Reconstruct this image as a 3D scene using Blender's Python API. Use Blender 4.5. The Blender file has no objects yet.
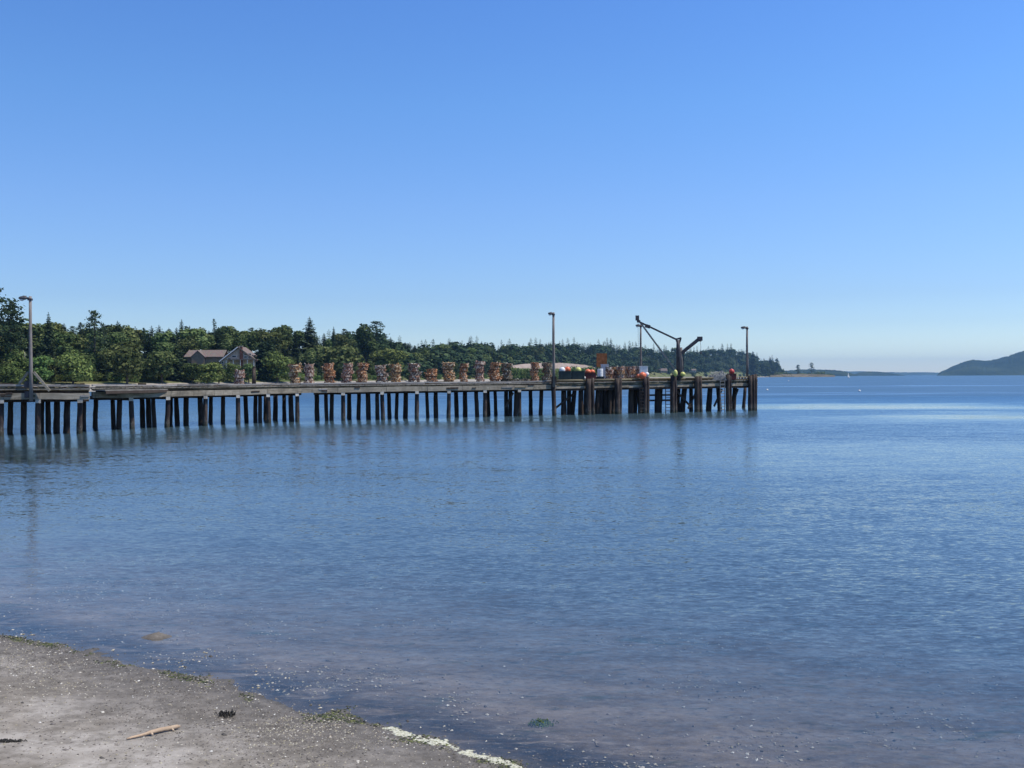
import bpy, math, random
import numpy as np
from mathutils import Vector, Matrix, Euler

random.seed(7)
R = random.Random(11)
rad = math.radians
scene = bpy.context.scene
col = scene.collection

# ------------------------------------------------------------------ camera
F = 1000.0
CAMH = 4.5
cam_d = bpy.data.cameras.new('camera')
cam = bpy.data.objects.new('camera', cam_d)
col.objects.link(cam)
cam_d.sensor_width = 36.0
cam_d.lens = 36.0 * F / 1024.0
cam_d.clip_start = 0.1
cam_d.clip_end = 60000
CR = Euler((rad(90 - 0.407), 0, 0)).to_matrix() @ Matrix.Rotation(rad(-0.25), 3, 'Z')
cam.matrix_world = Matrix.Translation((0, 0, CAMH)) @ CR.to_4x4()
scene.camera = cam


def ray(px, py):
    return CR @ Vector(((px - 512) / F, -(py - 384) / F, -1.0))


def at(px, py, d):
    """point seen at px,py at ground distance Y = d"""
    r = ray(px, py)
    return Vector((0, 0, CAMH)) + r * (d / r.y)


def bear(px):
    """X/Y slope of the bearing through column px at horizon height"""
    r = ray(px, 390)
    return r.x / r.y


def zof(py, px, d):
    return at(px, py, d).z


def hor(px):
    return 376.9 - (px - 512) * 0.00436

# ------------------------------------------------------------------ helpers


def link(name, me, mat=None, parent=None):
    o = bpy.data.objects.new(name, me)
    col.objects.link(o)
    if mat is not None and me is not None:
        me.materials.clear()
        me.materials.append(mat)
    if parent is not None:
        o.parent = parent
    return o


def tag(o, label=None, cat=None, group=None, kind=None):
    if label: o['label'] = label
    if cat: o['category'] = cat
    if group: o['group'] = group
    if kind: o['kind'] = kind
    return o


def empty(name, loc, rz=0.0):
    o = bpy.data.objects.new(name, None)
    o.empty_display_size = 0.2
    col.objects.link(o)
    o.location = loc
    o.rotation_euler = (0, 0, rz)
    return o


def copy_tree(o, parent=None):
    c = o.copy()
    col.objects.link(c)
    c.parent = parent
    for ch in [x for x in o.children]:
        copy_tree(ch, c)
    return c


class MB:
    def __init__(s):
        s.v = []
        s.f = []

    def box(s, c, size, rz=0.0, jit=0.0, M=None):
        x, y, z = size[0] / 2, size[1] / 2, size[2] / 2
        b = len(s.v)
        ca, sa = math.cos(rz), math.sin(rz)
        for dx, dy, dz in ((-1, -1, -1), (1, -1, -1), (1, 1, -1), (-1, 1, -1), (-1, -1, 1), (1, -1, 1), (1, 1, 1), (-1, 1, 1)):
            p = Vector((dx * x + R.uniform(-jit, jit), dy * y + R.uniform(-jit, jit), dz * z + R.uniform(-jit, jit)))
            p = M @ p if M else Vector((p.x * ca - p.y * sa, p.x * sa + p.y * ca, p.z))
            s.v.append((c[0] + p.x, c[1] + p.y, c[2] + p.z))
        for q in ((0, 3, 2, 1), (4, 5, 6, 7), (0, 1, 5, 4), (1, 2, 6, 5), (2, 3, 7, 6), (3, 0, 4, 7)):
            s.f.append(tuple(b + i for i in q))
        return s

    def beam(s, a, b, w, h, jit=0.0, n=1):
        """box beam from a to b (w across, h up)"""
        a = Vector(a); b = Vector(b)
        d = (b - a).normalized()
        up = Vector((0, 0, 1)) if abs(d.z) < 0.95 else Vector((0, 1, 0))
        sd = d.cross(up).normalized(); up = sd.cross(d).normalized()
        base = len(s.v)
        for k in range(n + 1):
            c = a.lerp(b, k / n)
            ow, oh = R.uniform(-jit, jit), R.uniform(-jit, jit)
            for sx, sy in ((-1, -1), (1, -1), (1, 1), (-1, 1)):
                p = c + sd * (sx * w / 2 + ow) + up * (sy * h / 2 + oh) + sd * R.uniform(-jit, jit) * .4
                s.v.append(tuple(p))
        for k in range(n):
            o = base + 4 * k
            for i in range(4):
                j = (i + 1) % 4
                s.f.append((o + i, o + j, o + 4 + j, o + 4 + i))
        s.f.append((base, base + 3, base + 2, base + 1))
        o = base + 4 * n
        s.f.append((o, o + 1, o + 2, o + 3))
        return s

    def tube(s, pts, rads, sides=8, caps=True, jit=0.0):
        pts = [Vector(p) for p in pts]
        if not hasattr(rads, '__len__'): rads = [rads] * len(pts)
        base = len(s.v)
        n = len(pts)
        for k, p in enumerate(pts):
            d = (pts[min(k + 1, n - 1)] - pts[max(k - 1, 0)])
            d = d.normalized() if d.length > 1e-9 else Vector((0, 0, 1))
            up = Vector((0, 0, 1)) if abs(d.z) < 0.9 else Vector((0, 1, 0))
            sd = d.cross(up).normalized(); u2 = sd.cross(d).normalized()
            for i in range(sides):
                a = 2 * math.pi * i / sides
                r = rads[k] * (1 + R.uniform(-jit, jit))
                s.v.append(tuple(p + sd * math.cos(a) * r + u2 * math.sin(a) * r))
        for k in range(n - 1):
            for i in range(sides):
                j = (i + 1) % sides
                o = base + k * sides
                s.f.append((o + i, o + j, o + sides + j, o + sides + i))
        if caps:
            s.f.append(tuple(base + i for i in range(sides))[::-1])
            s.f.append(tuple(base + (n - 1) * sides + i for i in range(sides)))
        return s

    def ball(s, c, r, seg=10, rings=6, jit=0.0):
        if not hasattr(r, '__len__'): r = (r, r, r)
        base = len(s.v)
        s.v.append((c[0], c[1], c[2] + r[2]))
        for i in range(1, rings):
            th = math.pi * i / rings
            for j in range(seg):
                ph = 2 * math.pi * j / seg
                q = 1 + R.uniform(-jit, jit)
                s.v.append((c[0] + r[0] * math.sin(th) * math.cos(ph) * q, c[1] + r[1] * math.sin(th) * math.sin(ph) * q, c[2] + r[2] * math.cos(th) * q))
        s.v.append((c[0], c[1], c[2] - r[2]))
        last = len(s.v) - 1
        for j in range(seg):
            s.f.append((base, base + 1 + j, base + 1 + (j + 1) % seg))
            s.f.append((last, last - seg + (j + 1) % seg, last - seg + j))
        for i in range(rings - 2):
            for j in range(seg):
                a = base + 1 + i * seg + j; b = base + 1 + i * seg + (j + 1) % seg
                s.f.append((a, a + seg, b + seg, b))
        return s

    def quad(s, a, b, c, d):
        n = len(s.v)
        s.v += [tuple(a), tuple(b), tuple(c), tuple(d)]
        s.f.append((n, n + 1, n + 2, n + 3))

    def tri(s, a, b, c):
        n = len(s.v)
        s.v += [tuple(a), tuple(b), tuple(c)]
        s.f.append((n, n + 1, n + 2))

    def mesh(s, name, smooth=False):
        me = bpy.data.meshes.new(name)
        me.from_pydata([tuple(v) for v in s.v], [], s.f)
        me.update()
        if smooth:
            me.polygons.foreach_set('use_smooth', [True] * len(me.polygons))
        return me

    def build(s, name, mat, parent=None, smooth=False, bevel=0.0):
        o = link(name, s.mesh(name, smooth), mat, parent)
        if bevel:
            m = o.modifiers.new('bevel', 'BEVEL'); m.width = bevel; m.segments = 2; m.limit_method = 'ANGLE'
        return o


def np_mesh(name, V, Fq, smooth=True):
    me = bpy.data.meshes.new(name)
    V = np.asarray(V, dtype=np.float32); Fq = np.asarray(Fq, dtype=np.int32)
    k = Fq.shape[1]
    me.vertices.add(len(V)); me.vertices.foreach_set('co', V.ravel())
    me.loops.add(Fq.size); me.loops.foreach_set('vertex_index', Fq.ravel())
    me.polygons.add(len(Fq))
    me.polygons.foreach_set('loop_start', np.arange(0, Fq.size, k, dtype=np.int32))
    me.polygons.foreach_set('loop_total', np.full(len(Fq), k, dtype=np.int32))
    me.update(calc_edges=True); me.validate()
    me.polygons.foreach_set('use_smooth', np.full(len(me.polygons), smooth))
    return me


def grid_faces(nx, ny):
    i, j = np.meshgrid(np.arange(nx - 1), np.arange(ny - 1), indexing='xy')
    a = (j * nx + i).ravel()
    return np.stack([a, a + 1, a + nx + 1, a + nx], 1)


rng = np.random.RandomState(5)
_T = rng.rand(256, 256)


def vnoise(x, y):
    x = np.asarray(x, float); y = np.asarray(y, float)
    xi = np.floor(x).astype(int); yi = np.floor(y).astype(int)
    fx = x - xi; fy = y - yi
    fx = fx * fx * (3 - 2 * fx); fy = fy * fy * (3 - 2 * fy)
    g = lambda a, b: _T[a & 255, b & 255]
    return (g(xi, yi) * (1 - fx) + g(xi + 1, yi) * fx) * (1 - fy) + (g(xi, yi + 1) * (1 - fx) + g(xi + 1, yi + 1) * fx) * fy


def fbm(x, y, o=4):
    t = 0; a = 0.5
    for k in range(o):
        t = t + a * (vnoise(x + 17.3 * k, y - 9.1 * k) * 2 - 1); x = x * 2.03; y = y * 2.03; a *= 0.5
    return t

# ------------------------------------------------------------------ materials


class NT:
    def __init__(s, name):
        s.m = bpy.data.materials.new(name); s.m.use_nodes = True
        s.t = s.m.node_tree; s.t.nodes.clear()
        s.out = s.n('ShaderNodeOutputMaterial')

    def n(s, typ, **kw):
        nd = s.t.nodes.new(typ)
        for k, v in kw.items(): setattr(nd, k, v)
        return nd

    def set(s, sock, v):
        if isinstance(v, bpy.types.NodeSocket): s.t.links.new(v, sock)
        elif v is not None:
            if hasattr(sock.default_value, '__len__') and not hasattr(v, '__len__'): v = (v, v, v)
            if hasattr(v, '__len__') and len(v) == 3 and len(sock.default_value) == 4: v = tuple(v) + (1,)
            sock.default_value = v

    def noise(s, vec, scale, detail=4, rough=.55, dist=0):
        nd = s.n('ShaderNodeTexNoise'); s.set(nd.inputs['Vector'], vec)
        nd.inputs['Scale'].default_value = scale; nd.inputs['Detail'].default_value = detail
        nd.inputs['Roughness'].default_value = rough; nd.inputs['Distortion'].default_value = dist
        return nd.outputs['Fac']

    def mapping(s, vec, scale=(1, 1, 1), rot=(0, 0, 0), loc=(0, 0, 0)):
        nd = s.n('ShaderNodeMapping'); s.set(nd.inputs['Vector'], vec)
        nd.inputs['Scale'].default_value = scale; nd.inputs['Rotation'].default_value = rot; nd.inputs['Location'].default_value = loc
        return nd.outputs[0]

    def ramp(s, fac, pts, interp='LINEAR'):
        nd = s.n('ShaderNodeValToRGB'); nd.color_ramp.interpolation = interp
        s.set(nd.inputs[0], fac); e = nd.color_ramp.elements
        while len(e) < len(pts): e.new(.5)
        for i, (p, c) in enumerate(pts):
            e[i].position = p
            if not hasattr(c, '__len__'): c = (c, c, c)
            e[i].color = tuple(c)[:3] + (1,)
        return nd.outputs[0]

    def math(s, op, a, b=None, c=None, clamp=False):
        nd = s.n('ShaderNodeMath', operation=op); nd.use_clamp = clamp
        s.set(nd.inputs[0], a)
        if b is not None: s.set(nd.inputs[1], b)
        if c is not None: s.set(nd.inputs[2], c)
        return nd.outputs[0]

    def mr(s, v, a, b, c=0.0, d=1.0, smooth=False):
        nd = s.n('ShaderNodeMapRange'); nd.clamp = True
        if smooth: nd.interpolation_type = 'SMOOTHSTEP'
        s.set(nd.inputs[0], v)
        for i, q in enumerate((a, b, c, d)): s.set(nd.inputs[i + 1], q)
        return nd.outputs[0]

    def mix(s, fac, a, b, blend='MIX'):
        nd = s.n('ShaderNodeMix', data_type='RGBA', blend_type=blend)
        s.set(nd.inputs[0], fac); s.set(nd.inputs[6], a); s.set(nd.inputs[7], b)
        return nd.outputs[2]

    def bsdf(s, color, rough=.8, spec=.3, metal=0, bump=None, bstr=.4, bdist=.02, trans=None):
        b = s.n('ShaderNodeBsdfPrincipled')
        s.set(b.inputs['Base Color'], color); s.set(b.inputs['Roughness'], rough)
        s.set(b.inputs['Specular IOR Level'], spec); s.set(b.inputs['Metallic'], metal)
        if bump is not None:
            bn = s.n('ShaderNodeBump'); s.set(bn.inputs['Height'], bump)
            bn.inputs['Strength'].default_value = bstr; bn.inputs['Distance'].default_value = bdist
            s.t.links.new(bn.outputs[0], b.inputs['Normal'])
        s.t.links.new(b.outputs[0], s.out.inputs[0])
        return b

    def pos(s): return s.n('ShaderNodeNewGeometry').outputs['Position']
    def obj(s): return s.n('ShaderNodeTexCoord').outputs['Object']
    def rand(s): return s.n('ShaderNodeObjectInfo').outputs['Random']
    def isl(s): return s.n('ShaderNodeNewGeometry').outputs['Random Per Island']


def wood_mat(name, c1, c2, c3, stretch=(1, 1, .12), scale=6.0, rough=.85):
    N = NT(name)
    v = N.mapping(N.pos(), stretch)
    g = N.noise(v, scale, 6, .65)
    b = N.noise(N.pos(), .9, 3)
    c = N.ramp(g, [(.3, c1), (.52, c2), (.72, c3)])
    c = N.mix(N.mr(b, .42, .62, 0, .75), c, tuple(x * .42 for x in c2))
    st_ = N.noise(N.mapping(N.pos(), (1, 1, .35)), 3.2, 5, .7)
    c = N.mix(N.mr(st_, .56, .66, 0, .7), c, tuple(x * .3 for x in c2))
    v2 = N.mix(N.mr(N.rand(), 0, 1, 0, .35), c, tuple(x * 1.3 for x in c3))
    N.bsdf(v2, rough, .2, bump=g, bstr=.6, bdist=.02)
    return N.m


def simple(name, color, rough=.6, var=.25, scale=5.0, spec=.3, metal=0):
    N = NT(name)
    g = N.noise(N.obj(), scale, 5, .6)
    c = N.mix(N.mr(g, .35, .7, 0, 1), tuple(x * (1 - var) for x in color), tuple(min(1, x * (1 + var)) for x in color))
    N.bsdf(c, rough, spec, metal, bump=g, bstr=.2, bdist=.01)
    return N.m


M = {}
M['pile'] = wood_mat('creosoted_pile_wood', (.025, .018, .016), (.05, .036, .03), (.10, .075, .06), (1, 1, .15), 5)
# near row: pile timber with shade and sunlit streaks painted into its colour, tide line with barnacles near the water


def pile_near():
    N = NT('pile_wood_painted_shade')
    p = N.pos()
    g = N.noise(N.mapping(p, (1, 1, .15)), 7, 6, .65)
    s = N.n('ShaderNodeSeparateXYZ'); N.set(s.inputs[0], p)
    shade_mask = N.noise(N.mapping(p, (1, 1, .3)), 2.2, 3)
    c = N.ramp(g, [(.3, (.035, .026, .022)), (.56, (.075, .055, .045)), (.72, (.21, .165, .13))])  # dark base painted as shade, pale end as sunlit streaks
    c = N.mix(N.mr(shade_mask, .42, .58), c, (.030, .022, .022))
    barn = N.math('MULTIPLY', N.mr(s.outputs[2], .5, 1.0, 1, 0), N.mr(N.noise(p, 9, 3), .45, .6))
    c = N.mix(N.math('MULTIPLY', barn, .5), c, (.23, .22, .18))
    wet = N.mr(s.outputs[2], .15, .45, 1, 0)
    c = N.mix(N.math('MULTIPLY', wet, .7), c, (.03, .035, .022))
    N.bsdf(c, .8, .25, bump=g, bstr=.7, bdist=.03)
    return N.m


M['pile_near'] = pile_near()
M['beam'] = wood_mat('weathered_grey_timber', (.15, .125, .09), (.31, .265, .20), (.46, .41, .33), (.25, .25, 3), 3.5)
M['beam2'] = wood_mat('mossy_brown_timber', (.055, .045, .028), (.135, .115, .07), (.25, .22, .15), (.3, .3, 3), 3.5)
M['rail'] = wood_mat('grey_rail_timber', (.14, .12, .11), (.27, .25, .23), (.42, .40, .38), (.3, .3, 3), 3.5)
M['deck'] = wood_mat('grey_deck_planks', (.12, .11, .09), (.24, .22, .19), (.33, .31, .27), (1, 1, 1), 2.0)
M['capend'] = wood_mat('pale_timber_end', (.3, .28, .24), (.48, .45, .4), (.6, .58, .53), (1, 1, 1), 6)
M['steel'] = simple('dark_weathered_steel', (.06, .055, .065), .6, .4, 3, .4, .3)
M['polewood'] = wood_mat('grey_pole_wood', (.10, .085, .08), (.19, .165, .155), (.31, .28, .26), (1, 1, .1), 8)
M['lamp'] = simple('lamp_housing', (.10, .10, .11), .5, .3, 8)
M['lampglass'] = simple('lamp_lens', (.75, .78, .8), .2, .05, 8, .5)
M['white'] = simple('white_paint', (.78, .78, .77), .6, .1, 4)
M['orange'] = simple('orange_plastic', (.74, .16, .06), .4, .12, 6, .5)
M['red'] = simple('red_plastic', (.52, .06, .045), .4, .12, 6, .5)
M['yellow'] = simple('yellow_plastic', (.62, .60, .17), .4, .12, 6, .5)
M['tote'] = simple('dark_tote_plastic', (.02, .035, .035), .5, .3, 3)
M['totered'] = simple('dark_red_tote_plastic', (.10, .02, .02), .5, .3, 3)
M['totegrey'] = simple('pale_bin_plastic', (.42, .42, .46), .5, .15, 3)
M['rust'] = simple('rusty_plate', (.22, .085, .035), .85, .35, 3)
M['netgrey'] = simple('grey_net', (.17, .18, .19), .9, .5, 12)
M['rope'] = simple('pale_rope', (.5, .48, .42), .9, .2, 12)
M['glassdark'] = simple('dark_window_glass', (.03, .035, .04), .15, .2, 2, .6)


def pot_mat(name, cols):
    N = NT(name)
    r = N.isl(); rr = N.rand()
    q = N.math('FRACT', N.math('ADD', r, N.math('MULTIPLY', rr, 3.7)))
    pts = [(i / len(cols), c) for i, c in enumerate(cols)]
    c = N.ramp(q, pts, 'CONSTANT')
    N.bsdf(c, .8, .2)
    return N.m


POTM = {
    'rust-orange': pot_mat('rust_orange_netting', [(.54, .25, .12), (.30, .13, .07), (.66, .38, .20), (.12, .07, .05), (.66, .54, .42)]),
    'pinkish red': pot_mat('pinkish_red_netting', [(.44, .24, .18), (.22, .11, .09), (.60, .44, .34), (.74, .66, .58), (.13, .08, .07)]),
    'tan and orange': pot_mat('tan_orange_netting', [(.60, .44, .26), (.34, .20, .11), (.70, .60, .44), (.15, .10, .07), (.66, .34, .14)]),
    'grey and white': pot_mat('grey_white_netting', [(.46, .40, .34), (.14, .12, .11), (.74, .70, .62), (.42, .22, .15), (.08, .08, .08)]),
    'greenish grey': pot_mat('greenish_grey_netting', [(.24, .24, .18), (.08, .09, .08), (.50, .47, .38), (.10, .10, .09), (.36, .24, .15)]),
}
M['potframe'] = simple('rusted_pot_frame', (.12, .05, .03), .8, .4, 6)


def leaf_mat(name, a, b, c):
    N = NT(name)
    isl = N.isl(); rd = N.rand()
    k = N.ramp(isl, [(0, a), (.5, b), (1, c)])
    big = N.noise(N.obj(), .25, 2)
    k = N.mix(N.mr(big, .4, .62, 0, .5), k, tuple(x * 1.3 for x in b))
    h = N.n('ShaderNodeHueSaturation')
    h.inputs['Hue'].default_value = .5
    N.set(h.inputs['Hue'], N.mr(rd, 0, 1, .45, .51)); h.inputs['Saturation'].default_value = .95
    rd2 = N.math('FRACT', N.math('MULTIPLY', rd, 13.7))
    N.set(h.inputs['Value'], N.mr(rd2, 0, 1, .78, 1.65))
    N.set(h.inputs['Color'], k)
    d = N.n('ShaderNodeBsdfDiffuse'); N.set(d.inputs[0], h.outputs[0])
    t = N.n('ShaderNodeBsdfTranslucent'); N.set(t.inputs[0], h.outputs[0])
    m = N.n('ShaderNodeMixShader'); m.inputs[0].default_value = .22
    N.t.links.new(d.outputs[0], m.inputs[1]); N.t.links.new(t.outputs[0], m.inputs[2])
    N.t.links.new(m.outputs[0], N.out.inputs[0])
    return N.m


M['fir'] = leaf_mat('fir_needles', (.014, .032, .020), (.036, .062, .034), (.078, .112, .054))
M['broad'] = leaf_mat('broad_leaves', (.026, .052, .020), (.072, .108, .036), (.155, .190, .070))
M['bright'] = leaf_mat('bright_leaves', (.036, .075, .024), (.078, .128, .036), (.145, .205, .060))
M['bark'] = simple('tree_bark', (.11, .085, .07), .9, .4, 2)
M['palebark'] = simple('pale_dead_wood', (.36, .33, .30), .9, .3, 2)

# ------------------------------------------------------------------ world, sun
SUN_EL, SUN_AZ = 60.0, 98.0   # azimuth clockwise from +Y (camera direction)
w = bpy.data.worlds.new('World'); scene.world = w; w.use_nodes = True
nt = w.node_tree; nt.nodes.clear()
sky = nt.nodes.new('ShaderNodeTexSky'); sky.sky_type = 'NISHITA'; sky.sun_disc = False
sky.sun_elevation = rad(SUN_EL); sky.sun_rotation = rad(SUN_AZ)
sky.altitude = 0; sky.air_density = 1.0; sky.dust_density = 0.25; sky.ozone_density = 3.2
hs = nt.nodes.new('ShaderNodeHueSaturation'); hs.inputs['Saturation'].default_value = 1.12
bg = nt.nodes.new('ShaderNodeBackground'); bg.inputs[1].default_value = 0.105
wo = nt.nodes.new('ShaderNodeOutputWorld')
tc = nt.nodes.new('ShaderNodeTexCoord'); sx = nt.nodes.new('ShaderNodeSeparateXYZ'); nt.links.new(tc.outputs['Generated'], sx.inputs[0])
cr_ = nt.nodes.new('ShaderNodeValToRGB'); nt.links.new(sx.outputs[2], cr_.inputs[0])
tints = [(0.0, (1.92, 1.95, 2.0)), (.022, (1.46, 1.60, 1.82)), (.05, (1.10, 1.25, 1.56)), (.077, (1.0, 1.14, 1.47)), (.167, (1.10, 1.25, 1.61)), (.262, (1.06, 1.34, 1.72)), (.36, (1.0, 1.31, 1.80)), (.6, (.85, 1.02, 1.2))]
while len(cr_.color_ramp.elements) < len(tints): cr_.color_ramp.elements.new(.5)
for e_, (p_, c_) in zip(cr_.color_ramp.elements, tints): e_.position = p_; e_.color = (c_[0] / 2, c_[1] / 2, c_[2] / 2, 1)
mx = nt.nodes.new('ShaderNodeVectorMath'); mx.operation = 'MULTIPLY'; ms = nt.nodes.new('ShaderNodeVectorMath'); ms.operation = 'SCALE'; ms.inputs['Scale'].default_value = 2.0
nt.links.new(sky.outputs[0], hs.inputs['Color']); nt.links.new(hs.outputs[0], mx.inputs[0]); nt.links.new(cr_.outputs[0], mx.inputs[1]); nt.links.new(mx.outputs[0], ms.inputs[0]); 
cx_r = nt.nodes.new('ShaderNodeMapRange'); cx_r.inputs[1].default_value = -.5; cx_r.inputs[2].default_value = .45; cx_r.inputs[3].default_value = .80; cx_r.inputs[4].default_value = .92; nt.links.new(sx.outputs[0], cx_r.inputs[0])
m3 = nt.nodes.new('ShaderNodeVectorMath'); m3.operation = 'SCALE'; nt.links.new(ms.outputs[0], m3.inputs[0]); nt.links.new(cx_r.outputs[0], m3.inputs['Scale']); nt.links.new(m3.outputs[0], bg.inputs[0]); ms.inputs['Scale'].default_value = 2.16; nt.links.new(bg.outputs[0], wo.inputs[0])
sd = bpy.data.lights.new('sun', 'SUN'); sd.energy = 4.4; sd.angle = rad(.53); sd.color = (1, .94, .84)
so = bpy.data.objects.new('sun', sd); col.objects.link(so)
az, el = rad(SUN_AZ), rad(SUN_EL)
sdir = Vector((math.sin(az) * math.cos(el), math.cos(az) * math.cos(el), math.sin(el)))
so.rotation_euler = (-sdir).to_track_quat('-Z', 'Y').to_euler(); so.location = sdir * 200
scene.view_settings.view_transform = 'Standard'; scene.view_settings.look = 'None'
scene.view_settings.gamma = 1; scene.view_settings.exposure = 0.1
scene.view_settings.use_curve_mapping = False
cy = scene.cycles
cy.max_bounces = 8; cy.transparent_max_bounces = 16; cy.volume_bounces = 0; cy.caustics_reflective = False; cy.caustics_refractive = False
cy.use_denoising = True

# ------------------------------------------------------------------ near beach and seabed
SN = (0.557, 0.831); SC = 9.61   # shoreline: dot((x,y),SN) = SC at z = 0


def shore_dist(x, y):
    return x * SN[0] + y * SN[1] - SC - .20 * np.sin(np.pi * np.clip((x + 9.3) / 9.6, 0, 1)) + .05 * np.sin(x * 1.7) + .03 * np.sin(x * 4.1 + 1)


def beach_z(x, y):
    d = shore_dist(x, y)
    wob = fbm(x * .45 + 3, y * .45, 3) * .06 * np.minimum(1, .12 + np.abs(d) / 3) + fbm(x * 1.8, y * 1.8 + 7, 3) * .018 + fbm(x * 8, y * 8, 3) * .006
    z = np.where(d < 0, -d * .085, -d * .03)
    z = np.where(d > 14, -.42 - (d - 14) * .05, z)
    z = np.maximum(z, -6)
    z = np.minimum(z, 2.6 + .02 * np.abs(d))
    z = z + wob
    # low sand hump that just breaks the surface
    z = z + 0.5 * np.maximum(0, 1 - np.sqrt(((x - RK.x) / .40) ** 2 + ((y - RK.y) / .26) ** 2)) * .27
    return z


RK = at(158, 638, 17.4)


def bz(x, y): return float(beach_z(np.array([x]), np.array([y]))[0])


def sand_mat():
    N = NT('beach_sand')
    p = N.pos()
    s = N.n('ShaderNodeSeparateXYZ'); N.set(s.inputs[0], p)
    z = s.outputs[2]
    a = N.noise(p, .55, 4); b = N.noise(p, 5, 6, .7); c = N.noise(p, 55, 3, .8)
    dry = N.mix(N.mr(b, .3, .7), (.175, .150, .120), (.31, .275, .232))
    dry = N.mix(N.mr(a, .48, .60, 0, .85), dry, (.43, .39, .345))
    dry = N.mix(N.mr(N.noise(p, 1.6, 6, .75), .48, .62, 0, .65), dry, (.145, .125, .10))
    dry = N.mix(N.mr(N.noise(p, 14, 5, .8), .56, .66, 0, .6), dry, (.10, .09, .075))
    wetc = N.mix(N.mr(b, .3, .7), (.095, .082, .066), (.15, .132, .112))
    zz = N.math('ADD', z, N.mr(b, 0, 1, -.18, .18))
    colr = N.mix(N.mr(zz, .0, .26), wetc, dry)
    sub = N.mix(N.mr(N.noise(N.mapping(p, (.5, 1.4, 1), (0, 0, .59)), .9, 5, .65), .38, .62), (.150, .125, .098), (.27, .228, .19))
    grn = N.noise(N.mapping(p, (.5, 1.6, 1), (0, 0, .5), (3, 1, 0)), 1.1, 5, .7, 1.0)
    sub = N.mix(N.mr(grn, .58, .68, 0, .75), sub, (.05, .085, .055))
    dsh = N.math('SUBTRACT', N.math('ADD', N.math('MULTIPLY', s.outputs[0], SN[0]), N.math('MULTIPLY', s.outputs[1], SN[1])), SC)
    bedn = N.noise(N.mapping(p, (.45, 1.9, 1), (0, 0, .59)), 1.5, 5, .7, .6)
    bed = N.math('MULTIPLY', N.mr(N.math('ADD', dsh, N.mr(bedn, .3, .7, -.6, .6)), .7, 1.7, 1, 0), N.mr(bedn, .36, .50))
    sub = N.mix(N.math('MULTIPLY', bed, .92), sub, (.012, .020, .022))
    spk = N.noise(N.mapping(p, (.6, 1.3, 1), (0, 0, .2)), 2.6, 6, .78)
    sub = N.mix(N.mr(spk, .58, .66, 0, .8), sub, (.035, .045, .035))
    mot = N.noise(N.mapping(p, (.8, 1.2, 1), (0, 0, .4)), 7, 6, .8)
    sub = N.mix(N.mr(mot, .50, .66, 0, .75), sub, (.075, .062, .05))
    sub = N.mix(N.mr(mot, .44, .34, 0, .6), sub, (.36, .32, .27))
    colr = N.mix(N.mr(z, -.02, .01), sub, colr)
    sp = N.mr(c, .60, .70, 0, .55)
    colr = N.mix(sp, colr, (.42, .39, .35))
    sp2 = N.mr(N.noise(p, 38, 3, .8), .66, .72, 0, .6)
    colr = N.mix(sp2, colr, (.06, .052, .045))
    h = N.math('ADD', N.math('MULTIPLY', b, .6), N.math('MULTIPLY', c, .4))
    N.bsdf(colr, N.mr(z, .0, .25, .55, .95), .25, bump=h, bstr=.7, bdist=.03)
    return N.m


def axis(parts):
    out = []
    for a, b, n in parts: out += list(np.linspace(a, b, n, endpoint=False))
    return np.array(out + [parts[-1][1]])


gx = axis([(-20000, -400, 12), (-400, -60, 60), (-60, -16, 110), (-16, 12, 420), (12, 60, 100), (60, 400, 50), (400, 20000, 12)])
gy = axis([(-900, -60, 12), (-60, 3, 50), (3, 26, 400), (26, 60, 110), (60, 400, 50), (400, 21000, 14)])
X, Y = np.meshgrid(gx, gy)
Z = beach_z(X, Y)
far = np.maximum(np.abs(X) - 300, 0) + np.maximum(Y - 300, 0) + np.maximum(-60 - Y, 0)
Z = np.where((far > 0) & (shore_dist(X, Y) < 0), np.minimum(Z, 3.0), Z)
me = np_mesh('beach', np.stack([X.ravel(), Y.ravel(), Z.ravel()], 1), grid_faces(len(gx), len(gy)))
beach = link('beach_ground', me, sand_mat()); tag(beach, 'grey brown sand beach sloping under the shallow water', 'beach', kind='structure')

# ------------------------------------------------------------------ water


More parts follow.
